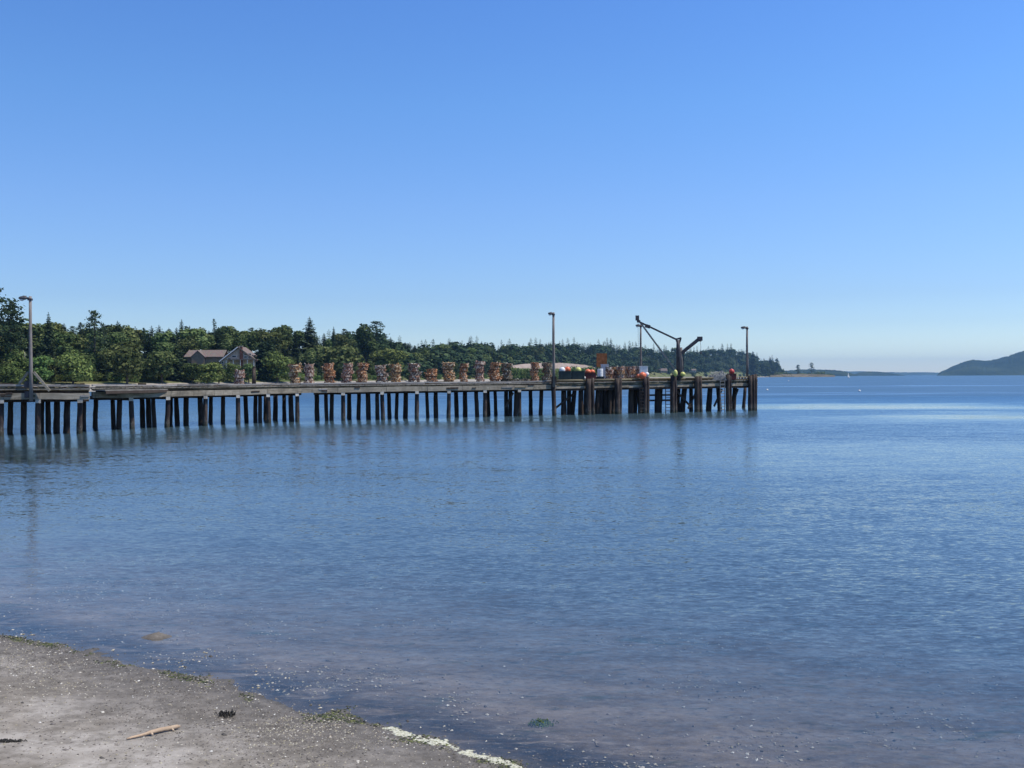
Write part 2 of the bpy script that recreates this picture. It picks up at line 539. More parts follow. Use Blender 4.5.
def water_mat():
    N = NT('sea_water')
    p = N.pos()
    s = N.n('ShaderNodeSeparateXYZ'); N.set(s.inputs[0], p)
    x, y = s.outputs[0], s.outputs[1]
    dist = N.math('SUBTRACT', N.math('ADD', N.math('MULTIPLY', x, SN[0]), N.math('MULTIPLY', y, SN[1])), SC)
    # calm slicks and ruffled patches (wind pattern on the surface)
    warp = N.noise(N.mapping(p, (.5, 1, 1)), .03, 5, .6)
    yy = N.math('ADD', y, N.math('MULTIPLY', N.mr(warp, .25, .75, -1, 1), N.mr(y, 20, 160, 2.5, 19)))

    def band(cx, cy, rx, ry, k_=1.0, tilt=0.0):
        u = N.math('DIVIDE', N.math('SUBTRACT', x, cx), rx)
        v = N.math('DIVIDE', N.math('SUBTRACT', N.math('ADD', yy, N.math('MULTIPLY', x, tilt)), cy), ry)
        q = N.math('SQRT', N.math('ADD', N.math('MULTIPLY', u, u), N.math('MULTIPLY', v, v)))
        return N.mr(q, .25, 1.25, k_, 0, True)
    slick = None
    for a in ((50, 142, 34, 19), (60, 104, 36, 12), (75, 240, 80, 14, .5), (24, 58, 22, 15, .62), (-38, 58, 26, 24, .6), (-20, 32, 22, 10, .45), (150, 420, 200, 25, .5)):
        b_ = band(*a)
        slick = b_ if slick is None else N.math('MAXIMUM', slick, b_)
    st = N.noise(N.mapping(p, (.012, .05, 1), (0, 0, .15)), 1.0, 5, .6, .4)
    slick = N.math('MAXIMUM', slick, N.mr(st, .55, .70, 0, .6))
    far_ = N.mr(y, 20, 120)
    calm = N.mr(dist, 0, 13, .72, 0)     # sheltered skim of water by the beach
    amp = N.math('MULTIPLY', N.math('SUBTRACT', 1.0, N.math('MULTIPLY', slick, .72)), N.math('SUBTRACT', 1.0, calm))
    patch = N.noise(N.mapping(p, (.03, .08, 1)), 1, 3)
    amp = N.math('MULTIPLY', amp, N.mr(patch, .3, .7, .65, 1.15))
    # ripples: slopes of three wavelengths, crests running roughly across the view
    def slope(vec, sc, det, k):
        nd = N.n('ShaderNodeTexNoise'); N.set(nd.inputs['Vector'], vec); nd.inputs['Scale'].default_value = sc; nd.inputs['Detail'].default_value = det; nd.inputs['Roughness'].default_value = .6
        v = N.n('ShaderNodeVectorMath', operation='SUBTRACT'); N.set(v.inputs[0], nd.outputs['Color']); v.inputs[1].default_value = (.5, .5, .5)
        w_ = N.n('ShaderNodeVectorMath', operation='SCALE'); N.set(w_.inputs[0], v.outputs[0]); w_.inputs['Scale'].default_value = k
        return w_.outputs[0]

    def add(a_, b_):
        v = N.n('ShaderNodeVectorMath', operation='ADD'); N.set(v.inputs[0], a_); N.set(v.inputs[1], b_); return v.outputs[0]
    sl = add(add(slope(N.mapping(p, (.8, 1.7, 1), (0, 0, .12)), 5.0, 4, .42), slope(N.mapping(p, (.7, 1.5, 1), (0, 0, -.2)), 13, 2, .24)), slope(N.mapping(p, (.5, 1.3, 1), (0, 0, .05)), .8, 2, .14))
    sc_ = N.n('ShaderNodeVectorMath', operation='SCALE'); N.set(sc_.inputs[0], sl); N.set(sc_.inputs['Scale'], amp)
    mz = N.n('ShaderNodeVectorMath', operation='MULTIPLY'); N.set(mz.inputs[0], sc_.outputs[0]); mz.inputs[1].default_value = (1.15, 1, 0)
    # wavelets run in towards the beach, their steeper faces turned to the shore
    lee = N.n('ShaderNodeVectorMath', operation='SCALE'); lee.inputs[0].default_value = (-SN[0] * .4, -SN[1], 0)
    N.set(lee.inputs['Scale'], N.math('MULTIPLY', N.mr(amp, .25, .85, 0, .075), N.mr(y, 22, 75)))
    bn = N.n('ShaderNodeVectorMath', operation='NORMALIZE'); N.set(bn.inputs[0], add(add(mz.outputs[0], (0, 0, 1)), lee.outputs[0]))
    fr = N.n('ShaderNodeFresnel'); fr.inputs['IOR'].default_value = 1.333
    N.t.links.new(bn.outputs[0], fr.inputs['Normal'])
    gl = N.n('ShaderNodeBsdfGlossy'); N.set(gl.inputs['Color'], N.mix(N.math('MULTIPLY', N.mr(y, 70, 200), N.mr(amp, .2, .8)), (1, 1, 1), (.52, .76, .92)))
    N.set(gl.inputs['Roughness'], N.math('MULTIPLY', N.math('ADD', N.mr(y, 18, 75, .03, .09), N.mr(y, 125, 240, 0, .26)), N.mr(amp, .2, .8, .25, 1)))
    N.t.links.new(bn.outputs[0], gl.inputs['Normal'])
    df = N.n('ShaderNodeBsdfDiffuse'); df.inputs['Color'].default_value = (.046, .080, .100, 1)
    tr = N.n('ShaderNodeBsdfTransparent')
    N.set(tr.inputs['Color'], N.mix(N.mr(dist, 0, 10), (.92, .94, .97), (.66, .76, .86)))
    op = N.math('SUBTRACT', 1.0, N.math('EXPONENT', N.math('MULTIPLY', N.math('MAXIMUM', N.math('SUBTRACT', dist, 1.0), 0.0), -.055)))
    m1 = N.n('ShaderNodeMixShader'); N.set(m1.inputs[0], op)
    N.t.links.new(tr.outputs[0], m1.inputs[1]); N.t.links.new(df.outputs[0], m1.inputs[2])
    cap = N.math('SUBTRACT', .94, N.math('MULTIPLY', N.math('ADD', N.mr(y, 18, 110, .12, .30), N.mr(y, 120, 220, 0, .22)), N.mr(amp, .2, .8, .0, 1)))   # a ruffled surface never reaches full grazing reflectance
    m2 = N.n('ShaderNodeMixShader'); N.set(m2.inputs[0], N.math('MINIMUM', fr.outputs[0], cap))
    N.t.links.new(m1.outputs[0], m2.inputs[1]); N.t.links.new(gl.outputs[0], m2.inputs[2])
    N.t.links.new(m2.outputs[0], N.out.inputs[0])
    return N.m


WL = 19500
wx = np.array([-WL, -2000, -200, 0, 200, 2000, WL.__float__()]); wy = np.array([-800.0, -100, 0, 60, 300, 2000, 20500])
X, Y = np.meshgrid(wx, wy)
me = np_mesh('water', np.stack([X.ravel(), Y.ravel(), np.zeros(X.size)], 1), grid_faces(len(wx), len(wy)), False)
water = link('sea_water', me, water_mat()); tag(water, 'rippled blue sea water of the bay', 'water', kind='structure')

# ------------------------------------------------------------------ pier
def lerp_tab(tab, x):
    xs = [a for a, b in tab]; ys = [b for a, b in tab]
    return float(np.interp(x, xs, ys))


JA = Vector((bear(92) * 86, 86, 0)); JB = Vector((bear(300) * 102, 102, 0)); JC = Vector((bear(757) * 130, 130, 0))
PA = Vector((bear(-330) * 71.5, 71.5, 0)); PB = Vector((bear(90) * 81.5, 81.5, 0))


def on_line(px, a, b, off=0.0):
    """point at bearing px on line a-b moved by off metres away from the camera"""
    t = (b - a).normalized(); n = Vector((-t.y, t.x, 0))
    k = bear(px); a2 = a + n * off
    s_ = (k * a2.y - a2.x) / (t.x - k * t.y)
    return a2 + t * s_


def near(px, off=0.0):
    if px <= 90: return on_line(px, PA, PB, off)
    if px < 300: return on_line(px, JA, JB, off)
    return on_line(px, JB, JC, off)


ZB = [(-300, 2.66), (0, 2.64), (90, 2.60), (130, 2.56), (300, 2.70), (553, 2.84), (757, 2.97)]
ZT = [(-300, 4.05), (0, 4.08), (90, 4.02), (130, 3.98), (300, 3.95), (520, 4.0), (560, 4.18), (640, 4.28), (757, 4.42)]
zb = lambda px: lerp_tab(ZB, px)
zt = lambda px: lerp_tab(ZT, px)
ZD = [(-300, 3.72), (300, 3.72), (520, 3.80), (757, 4.0)]
zd = lambda px: lerp_tab(ZD, px)

pier = empty('pier', (bear(300) * 104, 104, 0))
tag(pier, 'long weathered timber pier on dark pilings crossing the bay', 'pier')
bpy.context.view_layer.update()
pinv = Matrix.Translation(-pier.location)


def pbuild(mb, name, mat, parent=None, smooth=False, label=None):
    L = pier.location
    mb.v = [(v[0] - L.x, v[1] - L.y, v[2] - L.z) for v in mb.v]
    o = mb.build(name, mat, parent or pier, smooth)
    if label: o['label'] = label
    return o


def V3(p, z): return Vector((p.x, p.y, z))


# deck planking: three slabs of individual planks
def deck_strip(pxs, w_near, w_far, name):
    mb = MB()
    for a, b in zip(pxs[:-1], pxs[1:]):
        A, B = near(a, w_near), near(b - 1e-3, w_near)
        C, D = near(b - 1e-3, w_far), near(a, w_far)
        if a >= 300 or b <= 300 or True:
            ta = (B - A); L = ta.length; t = ta / L; n = Vector((-t.y, t.x, 0))
            W = w_far - w_near
            k = max(1, int(L / .32))
            for i in range(k):
                s0 = L * i / k; s1 = L * (i + 1) / k - .012
                z = zd(a + (b - a) * (i + .5) / k) + R.uniform(-.012, .012)
                c = A + t * (s0 + s1) / 2 + n * W / 2
                mb.box((c.x, c.y, z - .05), (s1 - s0, W + R.uniform(-.06, .1), .09), math.atan2(t.y, t.x))
    return pbuild(mb, name, M['deck'])


deck_strip([-330, -200, -100, 0, 89], .1, 13.5, 'deck_planking')
deck_strip([92, 150, 220, 299.9], .1, 8.5, 'deck_planking')
deck_strip([285, 300.1, 400, 480, 559], .1, 8.5, 'deck_planking')
deck_strip([559, 640, 700, 757], .1, 17, 'deck_planking')
# angled overhang of planking where the pier meets the platform
mb = MB()
A, B = near(93), near(168)
t = (B - A).normalized(); n = Vector((-t.y, t.x, 0)); L = (B - A).length
for i in range(44):
    u = (i + .5) / 44; wd = 2.3 * (1 - u) + .05
    c = A + t * (L * u) - n * wd / 2 + n * .1
    mb.box((c.x, c.y, 3.50), (L / 44 - .01, wd, .09), math.atan2(t.y, t.x))
pbuild(mb, 'deck_planking', M['deck'])
mb = MB()
e0, e1 = A - n * 2.25, B + n * 0.0
mb.beam(V3(e0, 3.34), V3(e1, 3.34), .15, .22, .01, 6)
pbuild(mb, 'edge_timber', M['pile'])


def run(name, mat, px0, px1, z0, z1, off, thick, step_px=34, jit=.02, sag=.0, rnd=False):
    """row of separate timbers from px0 to px1; z0, z1 functions of px (bottom, top)"""
    px = px0
    while px < px1 - 2:
        nx = min(px1, px + step_px * R.uniform(.75, 1.25))
        if px < 300 < nx: nx = 300
        if px1 - nx < 8: nx = px1
        A, B = near(px + .05, off), near(nx - .15, off)
        mb = MB()
        ha = (z1(px) - z0(px)); hb = (z1(nx) - z0(nx))
        ca = (z1(px) + z0(px)) / 2 + R.uniform(-sag, sag); cb = (z1(nx) + z0(nx)) / 2 + R.uniform(-sag, sag)
        if rnd: mb.tube([V3(A, ca), V3(A.lerp(B, .5), (ca + cb) / 2), V3(B, cb)], [ha / 2, (ha + hb) / 4, hb / 2], 8, jit=.06)
        else: mb.beam(V3(A, ca), V3(B, cb), thick, (ha + hb) / 2, jit, 4)
        pbuild(mb, name, mat, smooth=rnd)
        px = nx


# platform at the left (-330 .. 90) and causeway (92 .. 556): lower timber, gap, upper timber, rail
for (a, b) in ((-330, 89.8), (92, 299.9), (300.1, 556)):
    sb = .12 if a < 92 or a > 200 else .15
    run('side_beam', M['beam'], a, b, lambda p: zb(p) + .24, lambda p: zb(p) + .74, .0, .30, 42, .018, .015)
    run('upper_beam', M['beam2'], a, b, lambda p: zt(p) - .50, lambda p: zt(p) - .27, .36, .22, 34, .03, .03)
    run('kerb_rail', M['rail'], a, b, lambda p: zt(p) - .16, lambda p: zt(p) - .0, .22, .24, 38, .03, .035)
# dark inner stringers between the caps, with the open gap seen near px 300
for (a, b) in ((-330, 89), (96, 301), (314, 556), (556, 756)):
    for off in (1.2, 3.6, 6.2):
        mb = MB()
        cuts = [a] + ([300] if a < 300 < b else []) + [b]
        for c0, c1 in zip(cuts[:-1], cuts[1:]):
            mb.beam(V3(near(c0 + .02, off), zb(c0) + .22), V3(near(c1 - .02, off), zb(c1) + .22), .3, .40)
        pbuild(mb, 'stringer', M['pile'])
# a third beam layer filling behind (blocks see-through between the beams)
for (a, b) in ((-330, 89), (96, 299.9), (300.1, 556)):
    mb = MB()
    mb.beam(V3(near(a + .1, .62), (zb(a) + zt(a)) / 2 + .25), V3(near(b - .1, .62), (zb(b) + zt(b)) / 2 + .25), .2, .62)
    pbuild(mb, 'stringer', M['pile'])
# odd boards and chocks lying on the rail and nailed to the face
for k in range(26):
    px = R.choice([R.uniform(-60, 88), R.uniform(96, 290), R.uniform(310, 550)]); L_ = R.uniform(4, 12)
    q1 = min(px + L_, 549 if px > 300 else 299 if px > 92 else 89)
    mb = MB(); zq = R.choice([zt(px) + .035, (zb(px) + zt(px)) / 2 + R.uniform(-.1, .25), zb(px) + .5])
    o_ = .2 if zq > zt(px) else -.17
    mb.beam(V3(near(px, o_), zq), V3(near(q1, o_), zq + R.uniform(-.04, .04)), .07, R.uniform(.06, .2), .005)
    pbuild(mb, 'patch_board', R.choice([M['pile'], M['beam2'], M['rail'], M['pile']]))
# blocks under the rail
mb = MB()
for k in range(-32, 55):
    mb = MB()
    px = k * 10 + R.uniform(-2, 2)
    if abs(px - 91) < 3: continue
    A = near(px, .24); mb.box((A.x, A.y, zt(px) - .215), (.5, .2, .12), .5)
    pbuild(mb, 'rail_block', M['beam2'])

# bents: near pile, farther piles and the cap beam with its pale end
near_px = [-300, -255, -210, -168, -126, -84, -42, 1, 38, 80, 131, 168, 205.5, 238, 268, 297, 343, 382, 417, 449, 485, 519.5]
piles = []   # (px, offset from the near edge, radius)
rest = [10.6, 24, 41.6, 47.6, 57, 67.3, 83.5, 96, 112.5, 119.6, 142, 148, 153, 171, 176, 186, 200, 211, 223, 245.4, 255.5, 260, 266, 275.6, 284, 290.5,
        316.7, 325.7, 332, 349, 359, 368, 377, 388.7, 397, 405.7, 426.7, 435.7, 456, 465, 476, 487.5, 495, 506, 510.5, 516, 530.5, 541.5]
rest += [p_ + o_ for p_ in near_px[:7] for o_ in (12, 24)]
for p_ in near_px: piles.append((p_, .42, .21, True))
for p_ in rest:
    nxt = min([q for q in near_px if q > p_ + 3] or [near_px[-1] + 34])
    prv = max([q for q in near_px if q <= p_ + 3] or [near_px[0]])
    fr = (nxt - p_) / max(8, nxt - prv)
    piles.append((p_, 1.0 + 6.2 * min(1, fr), R.uniform(.19, .25), False))


def pile_mb(px, off, r, ztop, lean=0.0, zbot=-2.5):
    mb = MB()
    A = near(px, off)
    ex = R.uniform(-.12, .12) + lean
    pts = []; rr = []
    n = 8
    for k in range(n + 1):
        z = zbot + (ztop - zbot) * k / n
        u = (ztop - z) / (ztop)
        pts.append((A.x + ex * u + R.uniform(-.012, .012), A.y + R.uniform(-.02, .02), z))
        rr.append(r * (1 + .12 * u) * R.uniform(.97, 1.03))
    mb.tube(pts, rr, 10, jit=.05)
    return mb


for (px, off, r, nr) in piles:
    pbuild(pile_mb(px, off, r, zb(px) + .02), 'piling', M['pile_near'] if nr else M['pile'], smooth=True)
for p_ in near_px:
    mb = MB(); A, B = near(p_, -.10), near(p_, 7.5)
    if p_ < 300 or True:
        seg = (near(p_ + 1, 0) - near(p_, 0)).normalized(); nn = Vector((-seg.y, seg.x, 0))
        B = A + nn * 7.6
        z = zb(p_) + .17
        mb.beam(V3(A, z), V3(B, z), .34, .34, .0)
        o = pbuild(mb, 'cap_beam', M['pile'])
        mb = MB(); A2 = A - nn * .03
        mb.beam(V3(A2, z - .02), V3(A2 + nn * .09, z - .02), .40, .42)
        mb.v = [(v[0] - pier.location.x, v[1] - pier.location.y, v[2]) for v in mb.v]
        mb.build('cap_end', M['capend'], o)

# ---- wharf head (px 556 .. 757)
for (a, b) in ((556, 757),):
    run('head_rail', M['beam2'], a, b, lambda p: zt(p) - .28, lambda p: zt(p) - .0, .45, .28, 45, .02, .02, True)
    run('side_beam', M['beam2'], a, b, lambda p: zt(p) - .72, lambda p: zt(p) - .36, .32, .30, 40, .02, .02)
    run('side_beam', M['beam'], a, b, lambda p: zb(p) + .26, lambda p: zt(p) - .78, .34, .25, 36, .02, .02)
    run('side_beam', M['pile'], a, b, lambda p: zb(p) - .0, lambda p: zb(p) + .22, .42, .25, 50, .02, .02)
# fender piles standing proud of the face
fenders = [(553.3, 3.9, .24), (588.5, 4.25, .34), (592.5, 4.35, .20), (617.0, 4.30, .30), (620.4, 4.38, .21), (645.0, 4.30, .26), (648.0, 4.42, .20), (672.6, 4.62, .26), (675.2, 4.66, .18),
           (697, 4.48, .30), (700.3, 4.50, .20), (727.8, 4.66, .26), (730.3, 4.5, .15), (750.2, 4.55, .26), (753.4, 4.68, .22), (756.0, 4.72, .17)]
for (px, z, r) in fenders:
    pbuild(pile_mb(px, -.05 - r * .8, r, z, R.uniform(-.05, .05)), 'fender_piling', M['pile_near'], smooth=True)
head_p = [(563.7, 1.5, .3), (569, 3.5, .25), (574.5, 3, .25), (581, 1, .3), (586, 5, .25), (598, 1.2, .28), (603, 4.2, .3), (608, 2.2, .3), (612.5, 6, .3), (615, 1.2, .3),
          (631, 1.2, .3), (636, 4.2, .34), (640, 1.4, .3), (657.5, 2, .34), (660.5, 5, .30), (678.5, 4, .26), (684.5, 1.6, .32), (691, 5, .25), (710, 2, .33), (718, 4.6, .27), (735, 4, .3), (745.3, 9, .22)]
for (px, off, r) in head_p:
    pbuild(pile_mb(px, off, r, zb(px), R.uniform(-.25, .25)), 'piling', M['pile'], smooth=True)
# solid plank bulkhead behind the fenders, px 596-619
mb = MB()
for k in range(13):
    px = 596.5 + k * 1.85
    A = near(px, 2.6 + R.uniform(0, .5)); mb.box((A.x, A.y, 1.2 + R.uniform(-.2, .3)), (.21 * R.uniform(.7, 1.05), .08, 3.4), .48 + R.uniform(-.1, .1), .01)
pbuild(mb, 'plank_bulkhead', M['pile'])
for px in (597.5, 601.2, 605.4, 610.0, 613.8):
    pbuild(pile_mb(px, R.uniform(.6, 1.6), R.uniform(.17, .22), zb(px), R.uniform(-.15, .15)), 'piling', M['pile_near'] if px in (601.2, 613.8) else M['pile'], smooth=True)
mb = MB(); mb.beam(V3(near(557, .95), (zb(557) + zt(557)) / 2 + .0), V3(near(756, .95), (zb(756) + zt(756)) / 2 + .0), .2, 1.1)
pbuild(mb, 'stringer', M['pile'])
# diagonal braces
for (a, b, z0, z1, off) in ((552, 575, .5, 2.6, 1.2), (676, 691, 2.7, .6, 1.0), (697, 688, 2.7, .4, 1.0), (714, 722, .6, 2.8, 1.2), (731, 738, .4, 2.8, 1.2), (640, 672, 1.45, 1.45, 3.2), (650, 675, 2.1, 2.1, 4.0), (505, 513, 1.0, 2.7, .8)):
    mb = MB(); mb.beam(V3(near(a, off), z0), V3(near(b, off), z1), .14, .22)
    pbuild(mb, 'brace', M['pile'])


def ladder(px, ztop, mat):
    mb = MB()
    A = near(px, -.35)
    t = (JC - JB).normalized()
    for sgn in (-1, 1):
        q = A + t * .36 * sgn
        mb.beam(V3(q, -.3), V3(q, ztop), .09, .12)
    z = .25
    while z < ztop - .1:
        mb.beam(V3(A - t * .40, z), V3(A + t * .40, z), .07, .075, .008); z += .40
    return pbuild(mb, 'ladder', mat)


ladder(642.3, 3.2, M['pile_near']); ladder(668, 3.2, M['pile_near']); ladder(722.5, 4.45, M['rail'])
# whitewash streaks on the end rail
mb = MB()
for px in (736, 738.3, 740.6, 743.6, 746.3):
    A = near(px, .2); mb.ball((A.x, A.y, zt(px) - .20), (.11, .035, .07), 6, 4, .2)
pbuild(mb, 'bird_lime', M['white'])

# ------------------------------------------------------------------ light poles
def light_pole(px_base, d, z0, ztop, px_top, arm, label, headlen=.55, r=.14):
    b = Vector((bear(px_base) * d, d, z0))
    tp = at(px_top, 376, d); rt = Vector((b.x, d, 0))
    o = empty('light_pole', b)
    tag(o, label, 'light pole', 'light poles standing on the pier')
    H = ztop - z0
    mb = MB(); mb.tube([(0, 0, 0), (.01, 0, H * .3), (-.02, .02, H * .65), (0, 0, H)], [r * 1.2, r * 1.1, r * .98, r * .85], 10)
    mb.build('pole', M['polewood'], o, True)
    if arm:
        mb = MB(); mb.tube([(0, 0, H - .25), (-arm * .4, 0, H - .12), (-arm, 0, H - .12)], .05, 6)
        mb.box((-.02, 0, H - .25), (r * 2.4, r * 2.4, .16))
        mb.build('lamp_arm', M['steel'], o)
        mb = MB()
        x0 = -arm
        mb.ball((x0 - headlen * .25, 0, H - .13), (headlen * .62, .19, .16), 10, 6)
        mb.box((x0 - headlen * .05, 0, H - .02), (headlen * .35, .22, .14))
        h = mb.build('lamp_head', M['lamp'], o, True)
        mb = MB(); mb.ball((x0 - headlen * .4, 0, H - .27), (headlen * .3, .14, .10), 8, 5)
        mb.build('lens', M['lampglass'], h, True)
    return o


lp1 = light_pole(31, near(31).y - .35, 2.72, zof(295.5, 28, 78.8), 28, .42, 'tall grey light pole with two wooden side braces at its foot', .62, .125)
lp2 = light_pole(553.8, near(553).y - .55, 3.3, zof(312.5, 552, 115.4), 552, .25, 'tall dark light pole rising just left of the row of round floats', .45, .15)
lp3 = light_pole(641, 129, zd(640) + .05, zof(324.5, 640, 129), 640, .25, 'light pole standing behind the long pile of crab pots, partly under the crane jib', .5, .13)
lp4 = light_pole(747.3, 131.2, zd(747) + .05, zof(326.5, 746, 131), 746, .32, 'light pole at the seaward end of the pier beside the last fender pilings', .62, .14)
# wooden knee braces of the left pole
for (x0, z0, x1, z1) in ((-.25, 372.5, -1.25, 387), (.2, 372, 1.35, 391)):
    dY = near(31).y - .35
    mb = MB(); mb.beam((x0, .05, zof(z0, 29, dY) - 2.72), (x1, .30, zof(z1, 29, dY) - 2.72), .13, .19)
    ob = mb.build('side_brace', M['beam'], lp1)
mb = MB(); mb.box((-.33, .12, 1.35), (.42, .3, .5)); mb.box((-.33, .10, .55), (.38, .2, .5)); mb.build('junction_box', M['steel'], lp1)
mb = MB(); mb.box((.02, .1, .85), (.6, .5, .75)); mb.build('base_block', M['pile'], lp2)

# ------------------------------------------------------------------ cranes
D = 124.5


def P(px, py, d=D):
    v = at(px, py, d); return v


base = P(678.5, 378); base.z = zd(678)
cr = empty('derrick_crane', base)
tag(cr, 'larger crane on the pier head with a long jib raised to the left', 'crane')
q = lambda px, py, d=D: P(px, py, d) - base
mb = MB(); mb.tube([(0, 0, 0), q(678.3, 350), q(678.0, 340)], [.30, .26, .2], 10); mb.build('mast', M['steel'], cr, True)
mb = MB(); mb.beam(q(676.3, 339.2), q(681.2, 338.0), .3, .22); mb.beam(q(676.4, 339.5), q(678, 345), .2, .25); mb.beam(q(680.7, 338.5), q(679, 344), .2, .22); mb.build('mast_head', M['steel'], cr)
mb = MB(); mb.beam(q(676.6, 339.6), q(637.8, 321.2), .22, .20); mb.beam(q(650, 327.0), q(645.2, 325.6), .26, .42); mb.build('jib', M['steel'], cr)
mb = MB(); mb.box(q(637.3, 318.0), (.42, .35, .62)); mb.box(q(638.6, 321.3), (.4, .3, .3)); mb.build('jib_sheave', M['steel'], cr)
mb = MB(); mb.beam(q(639.5, 321.5), q(677.2, 373.5) + Vector((0, -.5, 0)), .17, .20); mb.build('jib_strut', M['rail'], cr)
mb = MB(); mb.box(q(677.5, 375.5) + Vector((0, .2, 0)), (1.1, .9, .7)); mb.tube([q(675, 375.4), q(680.5, 375.4)], .30, 10); mb.build('winch', M['steel'], cr, bevel=.03)
mb = MB(); mb.tube([q(638, 321), q(638.3, 345), q(638.2, 366)], .018, 5); mb.build('hoist_line', M['steel'], cr)

D2 = 126.5
base2 = P(682, 378, D2); base2.z = zd(682)
c2 = empty('post_crane', base2)
tag(c2, 'smaller post crane with a thick short boom raised to the right', 'crane')
q2 = lambda px, py: P(px, py, D2) - base2
mb = MB(); mb.tube([(0, 0, 0), q2(681.3, 360), q2(681.0, 347.5)], [.20, .18, .17], 8); mb.build('post', M['polewood'], c2, True)
mb = MB(); mb.beam(q2(681, 353.5), q2(699.2, 338.8), .34, .42); mb.build('boom', M['steel'], c2)
mb = MB(); mb.box(q2(699.8, 338.7), (.62, .4, .52)); mb.box(q2(700.3, 340.2), (.25, .3, .35)); mb.build('boom_sheave', M['steel'], c2)
mb = MB(); mb.tube([q2(684, 351), q2(683.2, 366), (.15, 0, .6)], .05, 6); mb.build('hydraulic_line', M['steel'], c2)
mb = MB(); mb.tube([q2(700.6, 341), q2(700.9, 352.5)], .022, 5); mb.ball(q2(700.9, 353), (.10, .10, .16), 8, 5); mb.build('hook_line', M['steel'], c2)

# ------------------------------------------------------------------ crab pots
def pot_template(kind):
    w_, d_, h_ = 1.12, 1.05, .40
    root_mb = MB()
    # steel frame: two rounded rings and uprights
    n = 10
    for z in (.03, h_ - .03):
        pts = [(w_ / 2 * math.cos(2 * math.pi * i / n), d_ / 2 * math.sin(2 * math.pi * i / n), z) for i in range(n + 1)]
        root_mb.tube(pts, .024, 5, False)
    for i in range(n):
        a = 2 * math.pi * i / n
        root_mb.beam((w_ / 2 * math.cos(a), d_ / 2 * math.sin(a), .03), (w_ / 2 * math.cos(a), d_ / 2 * math.sin(a), h_ - .03), .03, .03)
    fr = link('crab_pot', root_mb.mesh('crab_pot'), M['potframe'])
    mb = MB()
    # netting: diagonal strands wrapped round the sides, top and bottom, sagging
    for i in range(22):
        a = 2 * math.pi * i / 22 + R.uniform(-.08, .08)
        for sg in (1, -1):
            b = a + sg * .55
            ra = 1.0; rb = R.uniform(.93, 1.0)
            mb.beam((w_ / 2 * math.cos(a) * ra, d_ / 2 * math.sin(a) * ra, .03), (w_ / 2 * math.cos(b) * rb, d_ / 2 * math.sin(b) * rb, h_ - .03), .05, .04)
    for k in range(9):
        u = -.8 + .2 * k; hw = math.sqrt(1 - u * u)
        mb.beam((w_ / 2 * u, -d_ / 2 * hw, h_ - .03), (w_ / 2 * u, d_ / 2 * hw, h_ - .02), .05, .025)
        mb.beam((-w_ / 2 * hw, d_ / 2 * u, h_ - .02), (w_ / 2 * hw, d_ / 2 * u, h_ - .03), .05, .025)
    link('netting', mb.mesh('netting'), POTM[kind], fr)
    mb = MB()
    # coiled line and small float stowed inside
    for k in range(7):
        cx, cy2 = R.uniform(-.22, .22), R.uniform(-.2, .2)
        pts = [(cx + (.22 + .03 * k) * math.cos(t_ * .8), cy2 + (.2 + .03 * k) * math.sin(t_ * .8), .06 + .034 * k + R.uniform(-.02, .02)) for t_ in range(9)]
        mb.tube(pts, .035, 5)
    for k in range(9):
        a = R.uniform(0, 6.28); q0 = Vector((w_ / 2 * math.cos(a), d_ / 2 * math.sin(a), R.uniform(.1, h_)))
        mb.tube([q0 * .7, q0 * R.uniform(1.0, 1.2) + Vector((0, 0, R.uniform(-.05, .12))), q0 * R.uniform(.9, 1.12) + Vector((R.uniform(-.2, .2), R.uniform(-.2, .2), R.uniform(-.1, .1)))], .035, 5)
    link('coiled_line', mb.mesh('coiled_line'), POTM[kind], fr)
    mb = MB(); mb.ball((.28, -.30, .15), (.13, .13, .12), 8, 6); mb.ball((-.30, -.25, .18), (.10, .16, .10), 8, 6); mb.ball((.05, -.36, .22), (.12, .09, .08), 8, 6)
    link('float', mb.mesh('float'), M['orange'] if 'orange' in kind else M['white'], fr, )
    return fr


templates = {}
potseq = {}


def place_pot(kind, loc, sc, label, group):
    if kind not in templates:
        o = pot_template(kind); templates[kind] = o
    else:
        o = copy_tree(templates[kind])
    o.location = loc
    o.rotation_euler = (R.uniform(-.05, .05), R.uniform(-.05, .05), R.uniform(0, 6.28))
    o.scale = (sc * R.uniform(.95, 1.05), sc * R.uniform(.95, 1.05), R.uniform(.95, 1.05))
    tag(o, label, 'crab pot', group)
    return o


ORD = ['', 'first', 'second', 'third', 'fourth', 'fifth', 'sixth', 'seventh', 'eighth', 'ninth', 'tenth', 'eleventh', 'twelfth', 'thirteenth', 'fourteenth', 'fifteenth', 'sixteenth', 'seventeenth', 'eighteenth', 'nineteenth']
